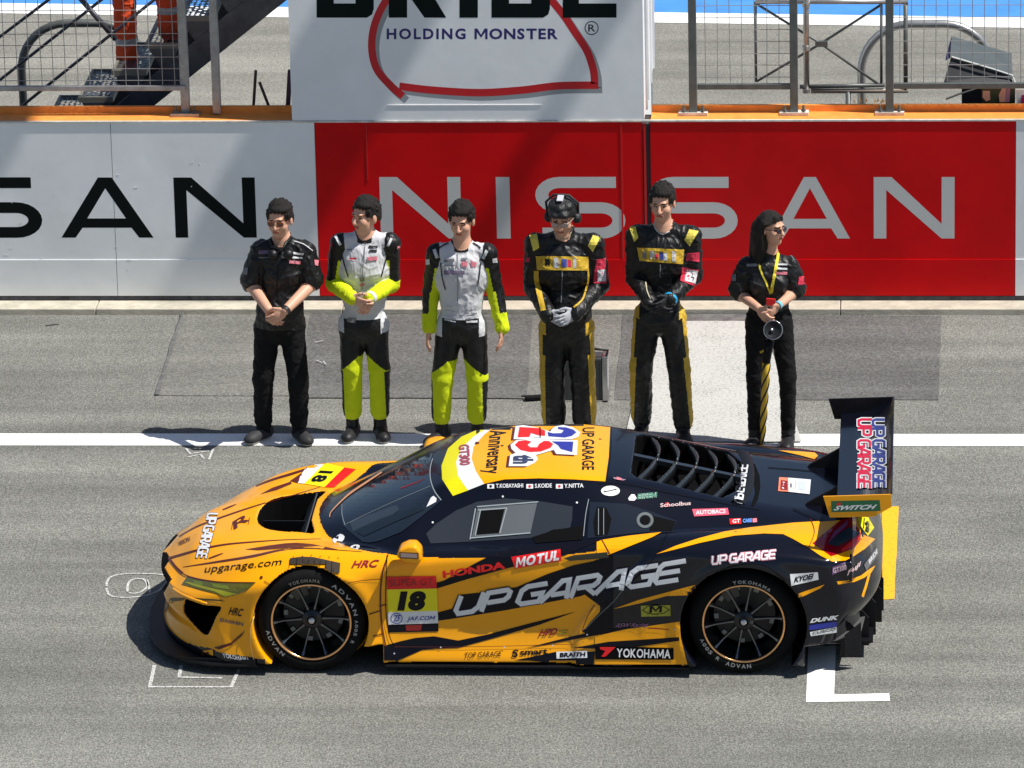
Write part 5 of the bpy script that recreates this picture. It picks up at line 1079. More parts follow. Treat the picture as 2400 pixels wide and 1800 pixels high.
GLV = M_('glove_black', (.02, .02, .022), rough=.6); GLW = M_('glove_grey', (.42, .43, .46), rough=.6); COR = M_('work_orange', (.80, .095, .03)); REFL = M_('reflective_grey', (.45, .46, .46), rough=.5); SOLE = M_('sole_pale', (.45, .45, .42))
def frame(yaw, pitch, roll=0.):   # head frame: local -y looks forward; yaw>0 turns towards image right
    R = Matrix.Rotation(math.radians(yaw), 3, 'Z') @ Matrix.Rotation(math.radians(pitch), 3, 'X') @ Matrix.Rotation(math.radians(roll), 3, 'Y'); return np.array(R)
def head(S_, c, R, sc=1.):
    g = lambda *p: np.array(c)+R@(np.array(p)*sc)
    E = lambda p, r, lab='head', k=.016: S_.ell(g(*p), np.array(r)*sc, lab, R, k)
    E((0, .014, .034), (.075, .093, .088)); E((0, -.018, -.035), (.060, .068, .078)); E((0, -.052, -.085), (.030, .028, .026)); E((-.036, -.052, -.02), (.026, .028, .03)); E((.036, -.052, -.02), (.026, .028, .03))
    S_.cap(g(-.032, -.074, .034), g(.032, -.074, .034), .013*sc, .013*sc, 'head', .01)
    S_.cap(g(0, -.084, .016), g(0, -.105, -.020), .008*sc, .0125*sc, 'head', .006); S_.cap(g(-.010, -.094, -.024), g(.010, -.094, -.024), .008*sc, .008*sc, 'head', .006)
    S_.cap(g(-.018, -.083, -.052), g(.018, -.083, -.052), .0075*sc, .0075*sc, 'lips', .006)
    for s_ in (-1, 1): E((s_*.077, .012, -.004), (.011, .02, .033), 'head', .006)
    return g
def hand(S_, w_, dr, pn, curl=.5, lab='hand', side=1, sc=1., thumb=None):
    """w_ wrist, dr direction of the fingers, pn palm normal (fingers curl towards it), side: +1 thumb towards cross(dr,pn)"""
    w_ = np.array(w_, float); dr = np.array(dr, float); dr /= np.linalg.norm(dr); pn = np.array(pn, float); pn -= dr*(pn@dr); pn /= np.linalg.norm(pn); wd = np.cross(dr, pn)*side
    R = np.stack([wd, pn, dr], 1); S_.ell(w_+dr*.048*sc, (.040*sc, .0155*sc, .054*sc), lab, R, .008)
    for i, (o, l) in enumerate(((.029, .070), (.010, .079), (-.010, .073), (-.028, .057))):
        p = w_+dr*(.088-.004*abs(i-1))*sc+wd*o*sc; a = curl*.55; sp = wd*(.5-i/3)*.10
        for j, fr in enumerate((.45, .32, .23)):
            v = dr*math.cos(a)+pn*math.sin(a)+sp; v /= np.linalg.norm(v); q = p+v*l*fr*sc; S_.cap(p, q, (.0098-.001*j)*sc, (.0088-.001*j)*sc, lab, .0025); p = q; a += curl
    p = w_+dr*.022*sc+wd*.030*sc; v = dr*.75+wd*.6+pn*.3; v /= np.linalg.norm(v); q = p+v*.042*sc; S_.cap(p, q, .0135*sc, .0105*sc, lab, .006); v = dr*.9+wd*.15+pn*.45; v /= np.linalg.norm(v); S_.cap(q, q+v*.032*sc, .0105*sc, .0085*sc, lab, .003)
def hairmesh(par, c, R, sc, style, seed=1):
    H_ = Sdf(); g = lambda *p: np.array(c)+R@(np.array(p)*sc)
    H_.ell(g(0, .018, .042), np.array((.083, .101, .094))*sc, 'h', R)
    rr = np.random.default_rng(seed)
    if style != 'long':
        A_, B2, C2 = .081, .100, .094
        def onsc(a_, e_, up=1.): # azimuth from the face (-y), elevation
            return np.array((A_*math.sin(a_)*math.cos(e_), .018-B2*math.cos(a_)*math.cos(e_), .040+C2*math.sin(e_)))*1.0
        for i in range(110):
            a_ = rr.uniform(-3.14, 3.14); e_ = rr.uniform(.15, 1.4); fr_ = abs(a_) < 1.0
            if fr_ and e_ < 1.0: e_ = rr.uniform(1.0, 1.4)
            da = rr.normal(0, .25)+(.35 if style == 'part' else -.1); de = -rr.uniform(.25, .5)*(1 if not fr_ else .75); p0 = onsc(a_, e_)*1.0; p1 = onsc(a_+da, max(e_+de, .86 if fr_ else (-.15 if abs(a_) < 1.7 else -.75)))
            n0 = p0/np.linalg.norm(p0)*rr.uniform(.0, .010)*(.9 if e_ > .8 else .5); H_.cap(g(*(p0+n0)), g(*(p1+n0*.4)), rr.uniform(.010, .015)*sc, .0045*sc, 'h', .005)
        for s_ in (-1, 1):
            H_.cap(g(s_*.072, -.030, .06), g(s_*.0735, -.026, .004), .012*sc, .006*sc, 'h', .006); H_.ell(g(s_*.05, .045, .0), np.array((.034, .055, .06))*sc, 'h', R)
        vol = dict(short=.8, part=1., tall=1.35, neat=.3)[style]; H_.ell(g(.010, -.004, .098), np.array((.062, .072, .020+.008*vol))*sc, 'h', R); H_.ell(g(.025, -.034, .098), np.array((.042, .036, .014+.008*vol))*sc, 'h', R)
    else:
        H_.ell(g(0, .04, -.02), np.array((.086, .076, .12))*sc, 'h', R); H_.cap(g(.0, .08, -.02), g(.02, .135, -.27), .090*sc, .074*sc, 'h', .03); H_.cap(g(-.05, .06, -.12), g(-.06, .08, -.31), .05*sc, .035*sc, 'h', .03); H_.cap(g(-.068, .0, .04), g(-.078, .05, -.24), .034*sc, .034*sc, 'h', .03); H_.cap(g(.066, .0, .04), g(.070, .05, -.2), .026*sc, .022*sc, 'h'); H_.cap(g(-.03, -.06, .10), g(-.074, -.045, -.01), .016*sc, .010*sc, 'h'); H_.cap(g(.02, -.065, .10), g(.066, -.05, .01), .014*sc, .008*sc, 'h')
    iR = R.T
    def cut(P_):
        L_ = ((P_-np.array(c))@R)/sc
        pl = -(L_[..., 2]-(.046-.44*L_[..., 1]-.045*(np.abs(L_[..., 0]) > .055))) if style != 'long' else -(L_[..., 2]-(.03-.62*L_[..., 1]))
        if style == 'long': pl = np.where(L_[..., 1] > .0, -1., pl)
        else: pl = np.maximum(pl, -(L_[..., 2]+.055))
        pl = pl+.006*np.sin(L_[..., 0]*240+L_[..., 1]*90)
        return (pl*sc*.8).astype(np.float32)
    V, Q = H_.mesh(.005, cut); n_ = vnoise(V, 60, seed)*.0018+vnoise(V*np.array([1, 1, .3]), 170, seed+3)*.0018
    d_ = V-np.array(g(0, .02, .0)); d_ /= np.linalg.norm(d_, axis=1)[:, None]; V = V+(d_*n_[:, None]).astype(np.float32)
    me = mesh_np('hair', V, Q); return link('hair', me, par, smooth=True, m=HAIR)
def person(spec, label, group=None):
    zf = spec['z']; J = lambda k: spec[k]
    B_ = Sdf(); q = lambda p, Y_: aty(*zf(*p), Y_)
    ank = {}; 
    for s_ in 'lr': ank[s_] = atz(*zf(*spec['ankle_'+s_]), .085+spec.get('lift', 0)) if 'Yfix' not in spec else aty(*zf(*spec['ankle_'+s_]), spec['Yfix'])
    Y0 = (ank['l'][1]+ank['r'][1])/2 if 'Y0' not in spec else spec['Y0']
    ground = spec.get('ground', 0.)
    sc = spec.get('sc', 1.); bw = spec.get('build', 1.); lr = spec.get('leg_r', (.088, .068, .060, .052))
    sh = {s_: q(spec['sh_'+s_], Y0) for s_ in 'lr'}; hip = {s_: q(spec['hip_'+s_], Y0) for s_ in 'lr'}
    hc = q(spec['head'], Y0-.02); mid_s = (sh['l']+sh['r'])/2; mid_h = (hip['l']+hip['r'])/2
    # torso
    W_ = np.linalg.norm(sh['l']-sh['r'])/2
    up = mid_s-mid_h; L_ = np.linalg.norm(up)
    B_.ell(mid_h+up*.05, (.165*bw, .115*bw, .13), 'pelvis', k=.04); B_.ell(mid_h+up*.38, (.145*bw, .108*bw, .16), 'torso', k=.05); B_.ell(mid_h+up*.70, (W_+.012, .120*bw, .17), 'torso', k=.05); B_.ell(mid_h+up*.88, (W_+.0, .098, .10), 'torso', k=.04)
    if spec.get('bust'): 
        for s_ in (-1, 1): B_.ell(mid_h+up*.70+np.array([s_*.07, -.085, .0]), (.06, .05, .06), 'torso', k=.03)
    if spec.get('belly'): B_.ell(mid_h+up*.25+np.array([0, -.03, 0]), (.15*bw, .12, .13), 'torso', k=.05)
    nk = mid_s+np.array([0, 0, .035]); B_.cap(nk, hc+np.array([0, .02, -.06]), .058*sc, .054*sc, 'neck', .015); B_.cap(nk-np.array([0, -.01, .01]), nk+np.array([0, .01, .035]), .070, .062, 'collar', .02)
    for s_ in 'lr': B_.cap(sh[s_]+np.array([0, 0, -.005]), nk+np.array([0, .015, .0]), .062*sc, .050*sc, 'yoke', .03)
    # arms
    for s_ in 'lr':
        el = q(spec['el_'+s_], Y0+spec.get('ely_'+s_, -.04)); wr_ = q(spec['wr_'+s_], Y0+spec.get('wry_'+s_, -.25)); ar = spec.get('arm_r', (.064, .054, .048, .036))
        B_.cap(sh[s_], el, ar[0], ar[1], 'uarm_'+s_, .02); B_.cap(el, wr_, ar[2], ar[3], 'farm_'+s_, .012)
        if spec.get('sleeve'):
            e2 = sh[s_]+(el-sh[s_])*.86; B_.cap(sh[s_]+(el-sh[s_])*.3, e2, .070, .078*spec['sleeve'], 'sleeve_'+s_, .015)
        tp = q(spec['tip_'+s_], Y0+spec.get('tipy_'+s_, -.27)); hand(B_, wr_, tp-wr_, spec.get('pn_'+s_, (0, 1, 0)), spec.get('curl', .5), 'hand_'+s_, spec.get('side_'+s_, 1 if s_ == 'l' else -1), spec.get('hs', 1.))
        spec['_wr_'+s_] = wr_; spec['_el_'+s_] = el
    # legs
    for s_ in 'lr':
        kn = q(spec['kn_'+s_], Y0-.03) if 'kny' not in spec else q(spec['kn_'+s_], Y0+spec['kny'][s_]); a_ = ank[s_]
        B_.cap(hip[s_]+np.array([0, 0, -.02]), kn, lr[0], lr[1], 'thigh_'+s_, .03); B_.cap(kn, a_+np.array([0, 0, .05+spec.get('hem', .03)*.5]), lr[1], lr[2], 'calf_'+s_, .015)
        hm_ = spec.get('hem', .03); B_.cap(a_+np.array([0, 0, .09+hm_*.6]), a_+np.array([0, 0, .005+hm_]), lr[2], lr[3], 'calf_'+s_, .01); B_.cap(a_+np.array([0, 0, .02+hm_]), a_+np.array([0, 0, -.03]), .043, .042, 'sock_'+s_, .008)
        toe = atz(*zf(*spec['toe_'+s_]), ground+.03) if 'Yfix' not in spec else a_+np.array([spec.get('toex_'+s_, 0), -.16, -.05])
        dv = toe-a_; dv[2] = 0; L2 = max(np.linalg.norm(dv), .12); dv = dv/np.linalg.norm(dv); Z0 = a_[2]-.085
        R = np.stack([np.cross(dv, [0, 0, 1]), dv, [0, 0, 1]], 1); c_ = np.array([a_[0], a_[1], Z0+.042])
        B_.ell(c_+dv*.045, (.046, .125, .045), 'shoe_'+s_, R, .015); B_.ell(c_+dv*.115-np.array([0, 0, .008]), (.050, .062, .036), 'shoe_'+s_, R, .02); B_.ell(c_-dv*.03+np.array([0, 0, .015]), (.040, .055, .05), 'shoe_'+s_, R, .02)
    R = frame(*spec['look']); hs = spec.get('hsc', 1.); g = head(B_, hc, R, hs)
    for a_ in spec.get('extra', []): a_(B_, q, Y0)
    V, Q = B_.mesh(.0055); lab = B_.labels(V)
    isc = np.array([not str(l).startswith(('head', 'lips', 'hand', 'neck', 'shoe')) and not (spec.get('sleeve') and str(l).startswith('farm')) for l in lab])
    tri = np.cross(V[Q[:, 2]]-V[Q[:, 0]], V[Q[:, 3]]-V[Q[:, 1]]); N_ = np.zeros_like(V); 
    for k in range(4): np.add.at(N_, Q[:, k], tri)
    N_ /= np.maximum(np.linalg.norm(N_, axis=1)[:, None], 1e-9); sd_ = spec.get('seed', 3); wa = spec.get('wrinkle', 1.)
    n_ = (np.abs(vnoise(V*np.array([1, 1, 1.3]), 13, sd_))-.35)*.008+(np.abs(vnoise(V*np.array([1., 1., 1.25]), 27, sd_+5))-.35)*.0035
    leg = np.array([str(l).startswith(('calf', 'thigh')) for l in lab]); rdg = (1-np.minimum(1, np.abs(vnoise(V*np.array([1., 1., 1.2]), 15, sd_+21))*2.6))**1.5*.007+(1-np.minimum(1, np.abs(vnoise(V*np.array([1.3, 1., .8]), 26, sd_+31))*2.6))**1.5*.004; n_ = n_+rdg*np.where(leg, .6, 1.); n_ = n_*(1-.15*leg)+leg*.004*np.maximum(0, 1-(V[:, 2]-ground)/.30)*vnoise(V*np.array([.5, .5, 1.5]), 32, sd_+9)
    fl = V[:, 2] > ground+.03; V = V+(N_*(n_*wa*isc*fl)[:, None]).astype(np.float32)
    V[:, 2] = np.maximum(V[:, 2], ground+.001) if 'Yfix' not in spec else V[:, 2]
    cen = V[Q].mean(1); lf = B_.labels(cen); Lh = ((cen-hc)@R)/hs
    mats = [SKIN, SKD, LIPM, EYE]+spec['mats']; mi = spec['paint'](lf, cen, dict(sh=sh, hip=hip, wr={s_: spec['_wr_'+s_] for s_ in 'lr'}, el={s_: spec['_el_'+s_] for s_ in 'lr'}, ank=ank, Y0=Y0, nk=nk, mh=mid_h, ms=mid_s))+4
    isH = np.isin(lf, ['head', 'lips']); mi[isH] = 0; x_, y_, z_ = Lh.T
    mi[isH & (lf == 'lips') & (np.abs(x_) < .022)] = 2
    if not spec.get('noeyes'):
        mi[isH & (np.abs(np.abs(x_)-.031) < .013) & (np.abs(z_-.012) < .0045) & (y_ < -.05)] = 3
        mi[isH & (np.abs(np.abs(x_)-.031) < .017) & (np.abs(z_-.034-.1*(.03-np.abs(x_))) < .0042) & (y_ < -.05)] = 3
    if spec.get('neckskin', 1): mi[(lf == 'neck')] = 0
    for s_ in 'lr':
        if not spec.get('glove'): mi[lf == 'hand_'+s_] = 0
    me = mesh_np('person', V, Q); base = (mid_h[0], Y0, ground); o = link('person', me, None, base, True, mats); me.polygons.foreach_set('material_index', mi.astype(np.int32)); me.update(); props(o, label, 'person', group or 'people standing in a row behind the race car')
    if spec.get('hair'): hairmesh(o, hc, R, hs, spec['hair'], sd_)
    bv = BVHTree.FromPolygons(V.tolist(), Q.tolist())
    return o, bv, g, R, dict(hc=hc, nk=nk, Y0=Y0, sh=sh, wr={s_: spec['_wr_'+s_] for s_ in 'lr'}, el={s_: spec['_el_'+s_] for s_ in 'lr'}, ms=mid_s, mh=mid_h)
def lens_glasses(par, g, R, m, rimm, sc=1.):
    o = MB()
    for s_ in (-1, 1):
        pts = [g(s_*(.033+.024*math.cos(t)), -.096+.008*abs(math.cos(t))*(math.cos(t)*1 > 0), .010+.017*math.sin(t)) for t in np.linspace(0, 2*math.pi, 17)[:-1]]; o.prism(pts, R@np.array((0, -.004, 0)))
    o.tube([g(-.01, -.098, .016), g(.01, -.098, .016)], .002, 6); o.tube([g(-.056, -.088, .018), g(-.078, -.02, .016), g(-.08, .015, .01)], .0025, 6); o.tube([g(.056, -.088, .018), g(.078, -.02, .016), g(.08, .015, .01)], .0025, 6)
    return o.build('glasses', m, par)
zp1 = lambda a_, b_: (540+a_*.37367, 440+b_*.37367)
zp3 = lambda a_, b_: (960+a_*.37383, 440+b_*.37383)
zp5 = lambda a_, b_: (1430+a_*.40388, 400+b_*.40388)
def pd(o, bv, zf, pts, m, name='patch', lay=1, sm=0, step=7.):
    p = [zf(*q) for q in pts]; p = smoothpoly(p, sm) if sm else p; return film(name, poly2d(p), m, lay+1.5, step, o, bv)
def ps(o, bv, zf, pts, wd, m, name='seam', lay=1): return film(name, strokes2d([smoothpoly([zf(*q) for q in pts], 4, False)], wd), m, lay+1.5, 8., o, bv)
def pt(o, bv, zf, t, p0, p1, p2, m, lay=2, **k): return txt(t, zf, p0, p1, p2, m, lay+1.5, bvh=bv, parent=o, **k)
def S_in(l, *names): return np.array([any(str(a).startswith(n) for n in names) for a in l])
LOGO = M_('logo_white', (.6, .6, .62)); LRED = M_('logo_red', (.6, .04, .08)); LPK = M_('logo_pink', (.65, .2, .25)); LGR = M_('logo_grey', (.2, .2, .21))
# ---- 1: man in black short-sleeved shirt
def paint1(l, P_, c): m = np.where(S_in(l, 'farm'), -4, 0); m[S_in(l, 'thigh', 'calf', 'pelvis')] = 1; m[S_in(l, 'pelvis') & (P_[:, 2] > c['mh'][2]+.02)] = 0; m[S_in(l, 'sock')] = 1; m[S_in(l, 'shoe')] = 2; m[S_in(l, 'shoe') & (P_[:, 2] < .02)] = 3; return m
o, bv, g, R, I = person(dict(z=zp1, head=(308, 205), look=(-12, 6), sh_l=(190, 385), sh_r=(468, 392), el_l=(128, 605), el_r=(516, 600), wr_l=(236, 762), wr_r=(345, 770), tip_l=(312, 890), tip_r=(255, 838), wry_l=-.25, wry_r=-.29, tipy_l=-.25, tipy_r=-.31, ely_l=-.02, ely_r=-.02,
    hip_l=(232, 880), hip_r=(385, 880), kn_l=(205, 1190), kn_r=(425, 1190), ankle_l=(208, 1505), ankle_r=(432, 1510), toe_l=(150, 1575), toe_r=(462, 1578), pn_l=(.2, 1, .1), pn_r=(-.2, 1, .1), sleeve=1., arm_r=(.060, .046, .044, .032), mats=[CB, CB2, SHG, SOLE], paint=paint1, hair='neat', seed=11, noeyes=0, belly=1, build=1.02), 'man in black short-sleeved shirt and tinted glasses, hands crossed, leftmost of the row')
lens_glasses(o, g, R, mat('lens_amber', (.16, .045, .02), .08, coat=.5), HAIR)
hm = MB().tube([g(-.075, -.03, -.135), g(-.04, -.085, -.155), (I['nk'][0]+.01, I['Y0']-.135, I['nk'][2]-.0), g(.055, -.07, -.135), g(.078, -.0, -.12)], .011, 8); hm.build('headset_band', CB, o, smooth=True)
MB().lathe((I['nk'][0]-.055, I['Y0']-.115, I['nk'][2]-.035), (0, -1, .2), [(0, .03), (.03, .025), (.036, 0), (.03, -.02)], 14).build('headset_cup', CB, o, smooth=True); MB().lathe((I['nk'][0]+.05, I['Y0']-.125, I['nk'][2]-.03), (0, -1, .2), [(0, .03), (.03, .025), (.036, 0), (.03, -.02)], 14).build('headset_cup', CB, o, smooth=True)
pd(o, bv, zp1, [(178, 392), (262, 392), (258, 418), (176, 416)], M_('logo_slate', (.16, .13, .2)), 'chest_logo'); pd(o, bv, zp1, [(362, 400), (460, 410), (458, 424), (362, 414)], LOGO, 'chest_logo'); pd(o, bv, zp1, [(366, 430), (456, 434), (455, 446), (368, 442)], LOGO, 'chest_logo'); pd(o, bv, zp1, [(368, 456), (442, 460), (440, 480), (368, 474)], LPK, 'chest_logo'); pd(o, bv, zp1, [(176, 434), (270, 438), (270, 444), (176, 440)], LGR, 'chest_logo')
ps(o, bv, zp1, [(400, 335), (460, 355), (515, 395)], 1.8, LOGO, 'piping'); ps(o, bv, zp1, [(225, 330), (190, 345), (160, 365)], 1.4, LGR, 'piping'); ps(o, bv, zp1, [(300, 480), (292, 600), (296, 730)], 1.4, CB2, 'button_line'); pd(o, bv, zp1, [(525, 450), (552, 455), (548, 490), (530, 485)], LPK, 'sleeve_logo'); pd(o, bv, zp1, [(85, 505), (112, 500), (105, 545), (78, 545)], LGR, 'sleeve_logo')
MB().lathe(I['wr']['r'], np.array(I['wr']['r'])-np.array(I['el']['r']), [(.036, -.012), (.038, 0), (.036, .014)], 18).build('watch_strap', SHO, o, smooth=True)
# ---- 2 and 3: drivers in white, black and lime
def paint23(sleeve_lime):
    def f(l, P_, c):
        m = np.zeros(len(P_), int)                      # 0 white 1 black 2 lime 3 shoe 4 pale
        for s_, sg in (('l', -1), ('r', 1)):
            ua = S_in(l, 'uarm_'+s_); fa = S_in(l, 'farm_'+s_); m[ua] = 1
            ax = c['el'][s_]-c['sh'][s_]; t = ((P_-c['sh'][s_])@ax)/(ax@ax); inner = (P_[:, 0]-(c['sh'][s_][0]+t*ax[0]))*sg < -.004
            if sleeve_lime: m[ua & inner & (t > .35)] = 2; m[ua & (t > .9)] = 2; m[fa] = 2
            else:
                m[ua & inner & (t > .3) & (P_[:, 1] < c['Y0']+.01)] = 2; af = c['wr'][s_]-c['el'][s_]; tf = ((P_-c['el'][s_])@af)/(af@af); inf = (P_[:, 0]-(c['el'][s_][0]+tf*af[0]))*sg < .005; m[fa] = 1; m[fa & inf] = 2; m[fa & (tf > .62)] = 2
            th = S_in(l, 'thigh_'+s_); m[th] = 1
            ca = S_in(l, 'calf_'+s_); m[ca] = 2; side = (P_[:, 0]-c['ank'][s_][0])*sg
            zb = .555-.05*np.clip(side/.06, -1, 1); kn = (S_in(l, 'thigh_'+s_) | ca); m[kn & (P_[:, 2] < zb)] = 2; m[kn & (P_[:, 2] >= zb)] = 1
            m[ca & (side > .047)] = 1
            m[(S_in(l, 'pelvis', 'thigh_'+s_)) & ((P_[:, 0]-c['mh'][0])*sg > .125) & (P_[:, 2] > .78)] = 0
        pe = S_in(l, 'pelvis'); m[pe & (P_[:, 2] < c['mh'][2]+.09) & (np.abs(P_[:, 0]-c['mh'][0]) < .125)] = 1
        m[S_in(l, 'torso') & (P_[:, 2] < c['mh'][2]+.09) & (np.abs(P_[:, 0]-c['mh'][0]) < .125)] = 1
        m[S_in(l, 'collar')] = 1; m[S_in(l, 'sock')] = 1; m[S_in(l, 'shoe')] = 3; m[S_in(l, 'shoe') & (P_[:, 2] < .018)] = 4; return m
    return f
DM = [CW, CB, CY, SHO, SOLE]
o, bv, g, R, I = person(dict(z=zp1, head=(845, 182), look=(-40, 2), hem=.11, wrinkle=.65, sh_l=(690, 345), sh_r=(1003, 345), el_l=(652, 600), el_r=(1008, 600), wr_l=(765, 692), wr_r=(878, 690), tip_l=(850, 740), tip_r=(840, 770), wry_l=-.26, wry_r=-.27, tipy_l=-.33, tipy_r=-.27, ely_l=.02, ely_r=.02,
    hip_l=(765, 880), hip_r=(905, 880), kn_l=(760, 1130), kn_r=(935, 1130), ankle_l=(768, 1490), ankle_r=(940, 1490), toe_l=(735, 1575), toe_r=(962, 1575), pn_l=(.3, 1, .2), pn_r=(-.3, 1, -.2), arm_r=(.066, .057, .056, .043), leg_r=(.088, .070, .064, .060), mats=DM, paint=paint23(True), hair='part', seed=21, build=1.03), 'man in white and lime race suit, hands clasped, white watch, head turned left')
for p_, m_ in (([(868, 362), (925, 365), (922, 380), (866, 378)], CB), ([(872, 388), (920, 388), (918, 404), (870, 402)], CB), ([(858, 434), (922, 430), (920, 456), (858, 458)], LPK), ([(745, 440), (790, 438), (790, 450), (745, 452)], LRED), ([(730, 385), (775, 385), (775, 392), (730, 392)], LGR)): pd(o, bv, zp1, p_, m_, 'suit_logo')
for a_, b_ in (((655, 295), (700, 375)), ((1015, 310), (980, 380))): ps(o, bv, zp1, [a_, b_], 10, CB, 'epaulette'); ps(o, bv, zp1, [(a_[0]*.9+b_[0]*.1, a_[1]*.9+b_[1]*.1), (a_[0]*.2+b_[0]*.8, a_[1]*.2+b_[1]*.8)], 6, CW, 'epaulette', 2)
ps(o, bv, zp1, [(695, 395), (715, 480), (740, 560)], 2.4, CB, 'seam'); ps(o, bv, zp1, [(985, 400), (970, 470), (945, 560)], 2.4, CB, 'seam'); ps(o, bv, zp1, [(845, 340), (838, 450), (825, 570), (830, 680)], 1.6, LGR, 'zip'); pd(o, bv, zp1, [(808, 560), (838, 558), (842, 585), (812, 588)], LGR, 'suit_logo'); pd(o, bv, zp1, [(812, 600), (842, 598), (840, 618), (814, 620)], LPK, 'suit_logo'); ps(o, bv, zp1, [(715, 285), (680, 295)], 3, CB, 'seam')
pd(o, bv, zp1, [(735, 815), (790, 815), (785, 850), (730, 840)], LGR, 'thigh_logo'); pd(o, bv, zp1, [(618, 350), (640, 345), (640, 370), (618, 372)], LRED, 'sleeve_logo'); pd(o, bv, zp1, [(1045, 365), (1062, 365), (1062, 390), (1045, 390)], LPK, 'sleeve_logo')
MB().lathe(I['wr']['r'], np.array(I['wr']['r'])-np.array(I['el']['r']), [(.042, -.02), (.047, -.008), (.047, .008), (.042, .02)], 20).build('wrist_watch', CW, o, smooth=True)
o, bv, g, R, I = person(dict(z=zp3, head=(326, 212), look=(-10, 12), hem=.11, wrinkle=.65, sh_l=(168, 408), sh_r=(488, 408), el_l=(135, 640), el_r=(536, 640), wr_l=(122, 880), wr_r=(582, 880), tip_l=(112, 965), tip_r=(572, 975), wry_l=-.03, wry_r=-.05, tipy_l=-.05, tipy_r=-.08, ely_l=.03, ely_r=.03, pn_l=(1, .2, 0), pn_r=(-1, .2, 0), side_l=-1, side_r=1, curl=.28,
    hip_l=(250, 880), hip_r=(400, 880), kn_l=(205, 1190), kn_r=(425, 1190), ankle_l=(200, 1520), ankle_r=(425, 1520), toe_l=(150, 1590), toe_r=(450, 1590), arm_r=(.064, .056, .056, .045), leg_r=(.092, .072, .064, .060), mats=DM, paint=paint23(False), hair='tall', seed=31), 'man in white and lime race suit looking down with both arms hanging at his sides')
for p_, m_ in (([(218, 448), (280, 445), (280, 466), (218, 468)], LGR), ([(218, 485), (285, 482), (285, 490), (218, 493)], LGR), ([(215, 518), (345, 520), (345, 545), (220, 545)], M_('logo_slate', (.16, .13, .2))), ([(325, 440), (360, 440), (360, 452), (325, 452)], LGR), ([(325, 462), (362, 462), (362, 495), (325, 495)], LPK), ([(380, 455), (420, 470), (415, 500), (385, 495)], LPK), ([(518, 445), (545, 440), (550, 470), (520, 470)], LOGO), ([(102, 452), (125, 445), (128, 480), (105, 485)], LOGO)): pd(o, bv, zp3, p_, m_, 'suit_logo')
for i in range(4):
    pd(o, bv, zp3, [(220, 738+i*28), (290, 752+i*28), (290, 761+i*28), (220, 747+i*28)], LOGO, 'belt_lettering'); pd(o, bv, zp3, [(355, 745+i*30), (425, 742+i*30), (425, 755+i*30), (355, 756+i*30)], LOGO, 'belt_lettering')
for a_, b_ in (((150, 380), (178, 455)), ((490, 385), (452, 460))): ps(o, bv, zp3, [a_, b_], 11, CB, 'epaulette'); ps(o, bv, zp3, [(a_[0]*.9+b_[0]*.1, a_[1]*.9+b_[1]*.1), (a_[0]*.2+b_[0]*.8, a_[1]*.2+b_[1]*.8)], 7, SILF, 'epaulette', 2)
ps(o, bv, zp3, [(195, 470), (205, 560), (225, 640)], 2.4, CB, 'seam'); ps(o, bv, zp3, [(445, 470), (435, 560), (425, 620)], 2.4, CB, 'seam'); ps(o, bv, zp3, [(300, 400), (302, 560), (302, 730)], 1.6, LGR, 'zip'); ps(o, bv, zp3, [(395, 345), (430, 365), (445, 380)], 3, CB, 'seam'); ps(o, bv, zp3, [(245, 345), (205, 365), (188, 378)], 3, CB, 'seam')
# ---- 4 and 5: mechanics in black and gold
def paint45(l, P_, c):
    m = np.zeros(len(P_), int)                          # 0 black 1 gold 2 glove 3 shoe 4 glove grey
    for s_, sg in (('l', -1), ('r', 1)):
        lg = S_in(l, 'thigh_'+s_, 'calf_'+s_); cx = np.interp(P_[:, 2], [c['ank'][s_][2], .5, c['hip'][s_][2]], [c['ank'][s_][0], (c['ank'][s_][0]*.5+c['hip'][s_][0]*.5)+.0*sg, c['hip'][s_][0]]); m[lg & ((P_[:, 0]-cx)*sg > .052+.02*(P_[:, 2] > .6))] = 1
        m[S_in(l, 'hand_'+s_)] = 2
        fa = S_in(l, 'farm_'+s_); af = c['wr'][s_]-c['el'][s_]; tf = ((P_-c['el'][s_])@af)/(af@af); m[fa & (tf > 1.2)] = 2
    m[S_in(l, 'pelvis') & (np.abs(P_[:, 0]-c['mh'][0]) > .135)] = 1; m[S_in(l, 'shoe')] = 3; m[S_in(l, 'sock')] = 0; return m
MM = [CB, CG, GLV, SHO, GLW]
def goldkit(o, bv, zf, band, eps, words):
    pd(o, bv, zf, band, CG, 'chest_band', 1, 0, 6.)
    for e in eps: pd(o, bv, zf, e, M_('suit_yellow_pale', (.72, .60, .10)), 'epaulette')
    for w_ in words: pd(o, bv, zf, w_[0], w_[1], 'band_logo', 2)
PB = lambda x0, y0, x1, y1: [(x0, y0), (x1, y0+4), (x1, y1+4), (x0, y1)]
o, bv, g, R, I = person(dict(z=zp3, head=(958, 190), look=(-8, 18), sh_l=(790, 350), sh_r=(1150, 352), el_l=(775, 620), el_r=(1192, 610), wr_l=(865, 790), wr_r=(1040, 785), tip_l=(965, 850), tip_r=(955, 835), wry_l=-.25, wry_r=-.26, tipy_l=-.28, tipy_r=-.34, ely_l=.01, ely_r=.01, pn_l=(.3, 1, .3), pn_r=(-.3, 1, .0), glove=1, hs=1.08,
    hip_l=(905, 900), hip_r=(1065, 900), kn_l=(895, 1170), kn_r=(1085, 1170), ankle_l=(905, 1475), ankle_r=(1095, 1480), toe_l=(880, 1545), toe_r=(1115, 1545), arm_r=(.072, .064, .062, .052), leg_r=(.098, .084, .080, .076), mats=[CB, CG, GLW, SHO, GLW], paint=paint45, hair=None, seed=41, build=1.12, belly=1, hsc=1.05), 'mechanic in black and gold overalls with black padded helmet, glasses and grey gloves')
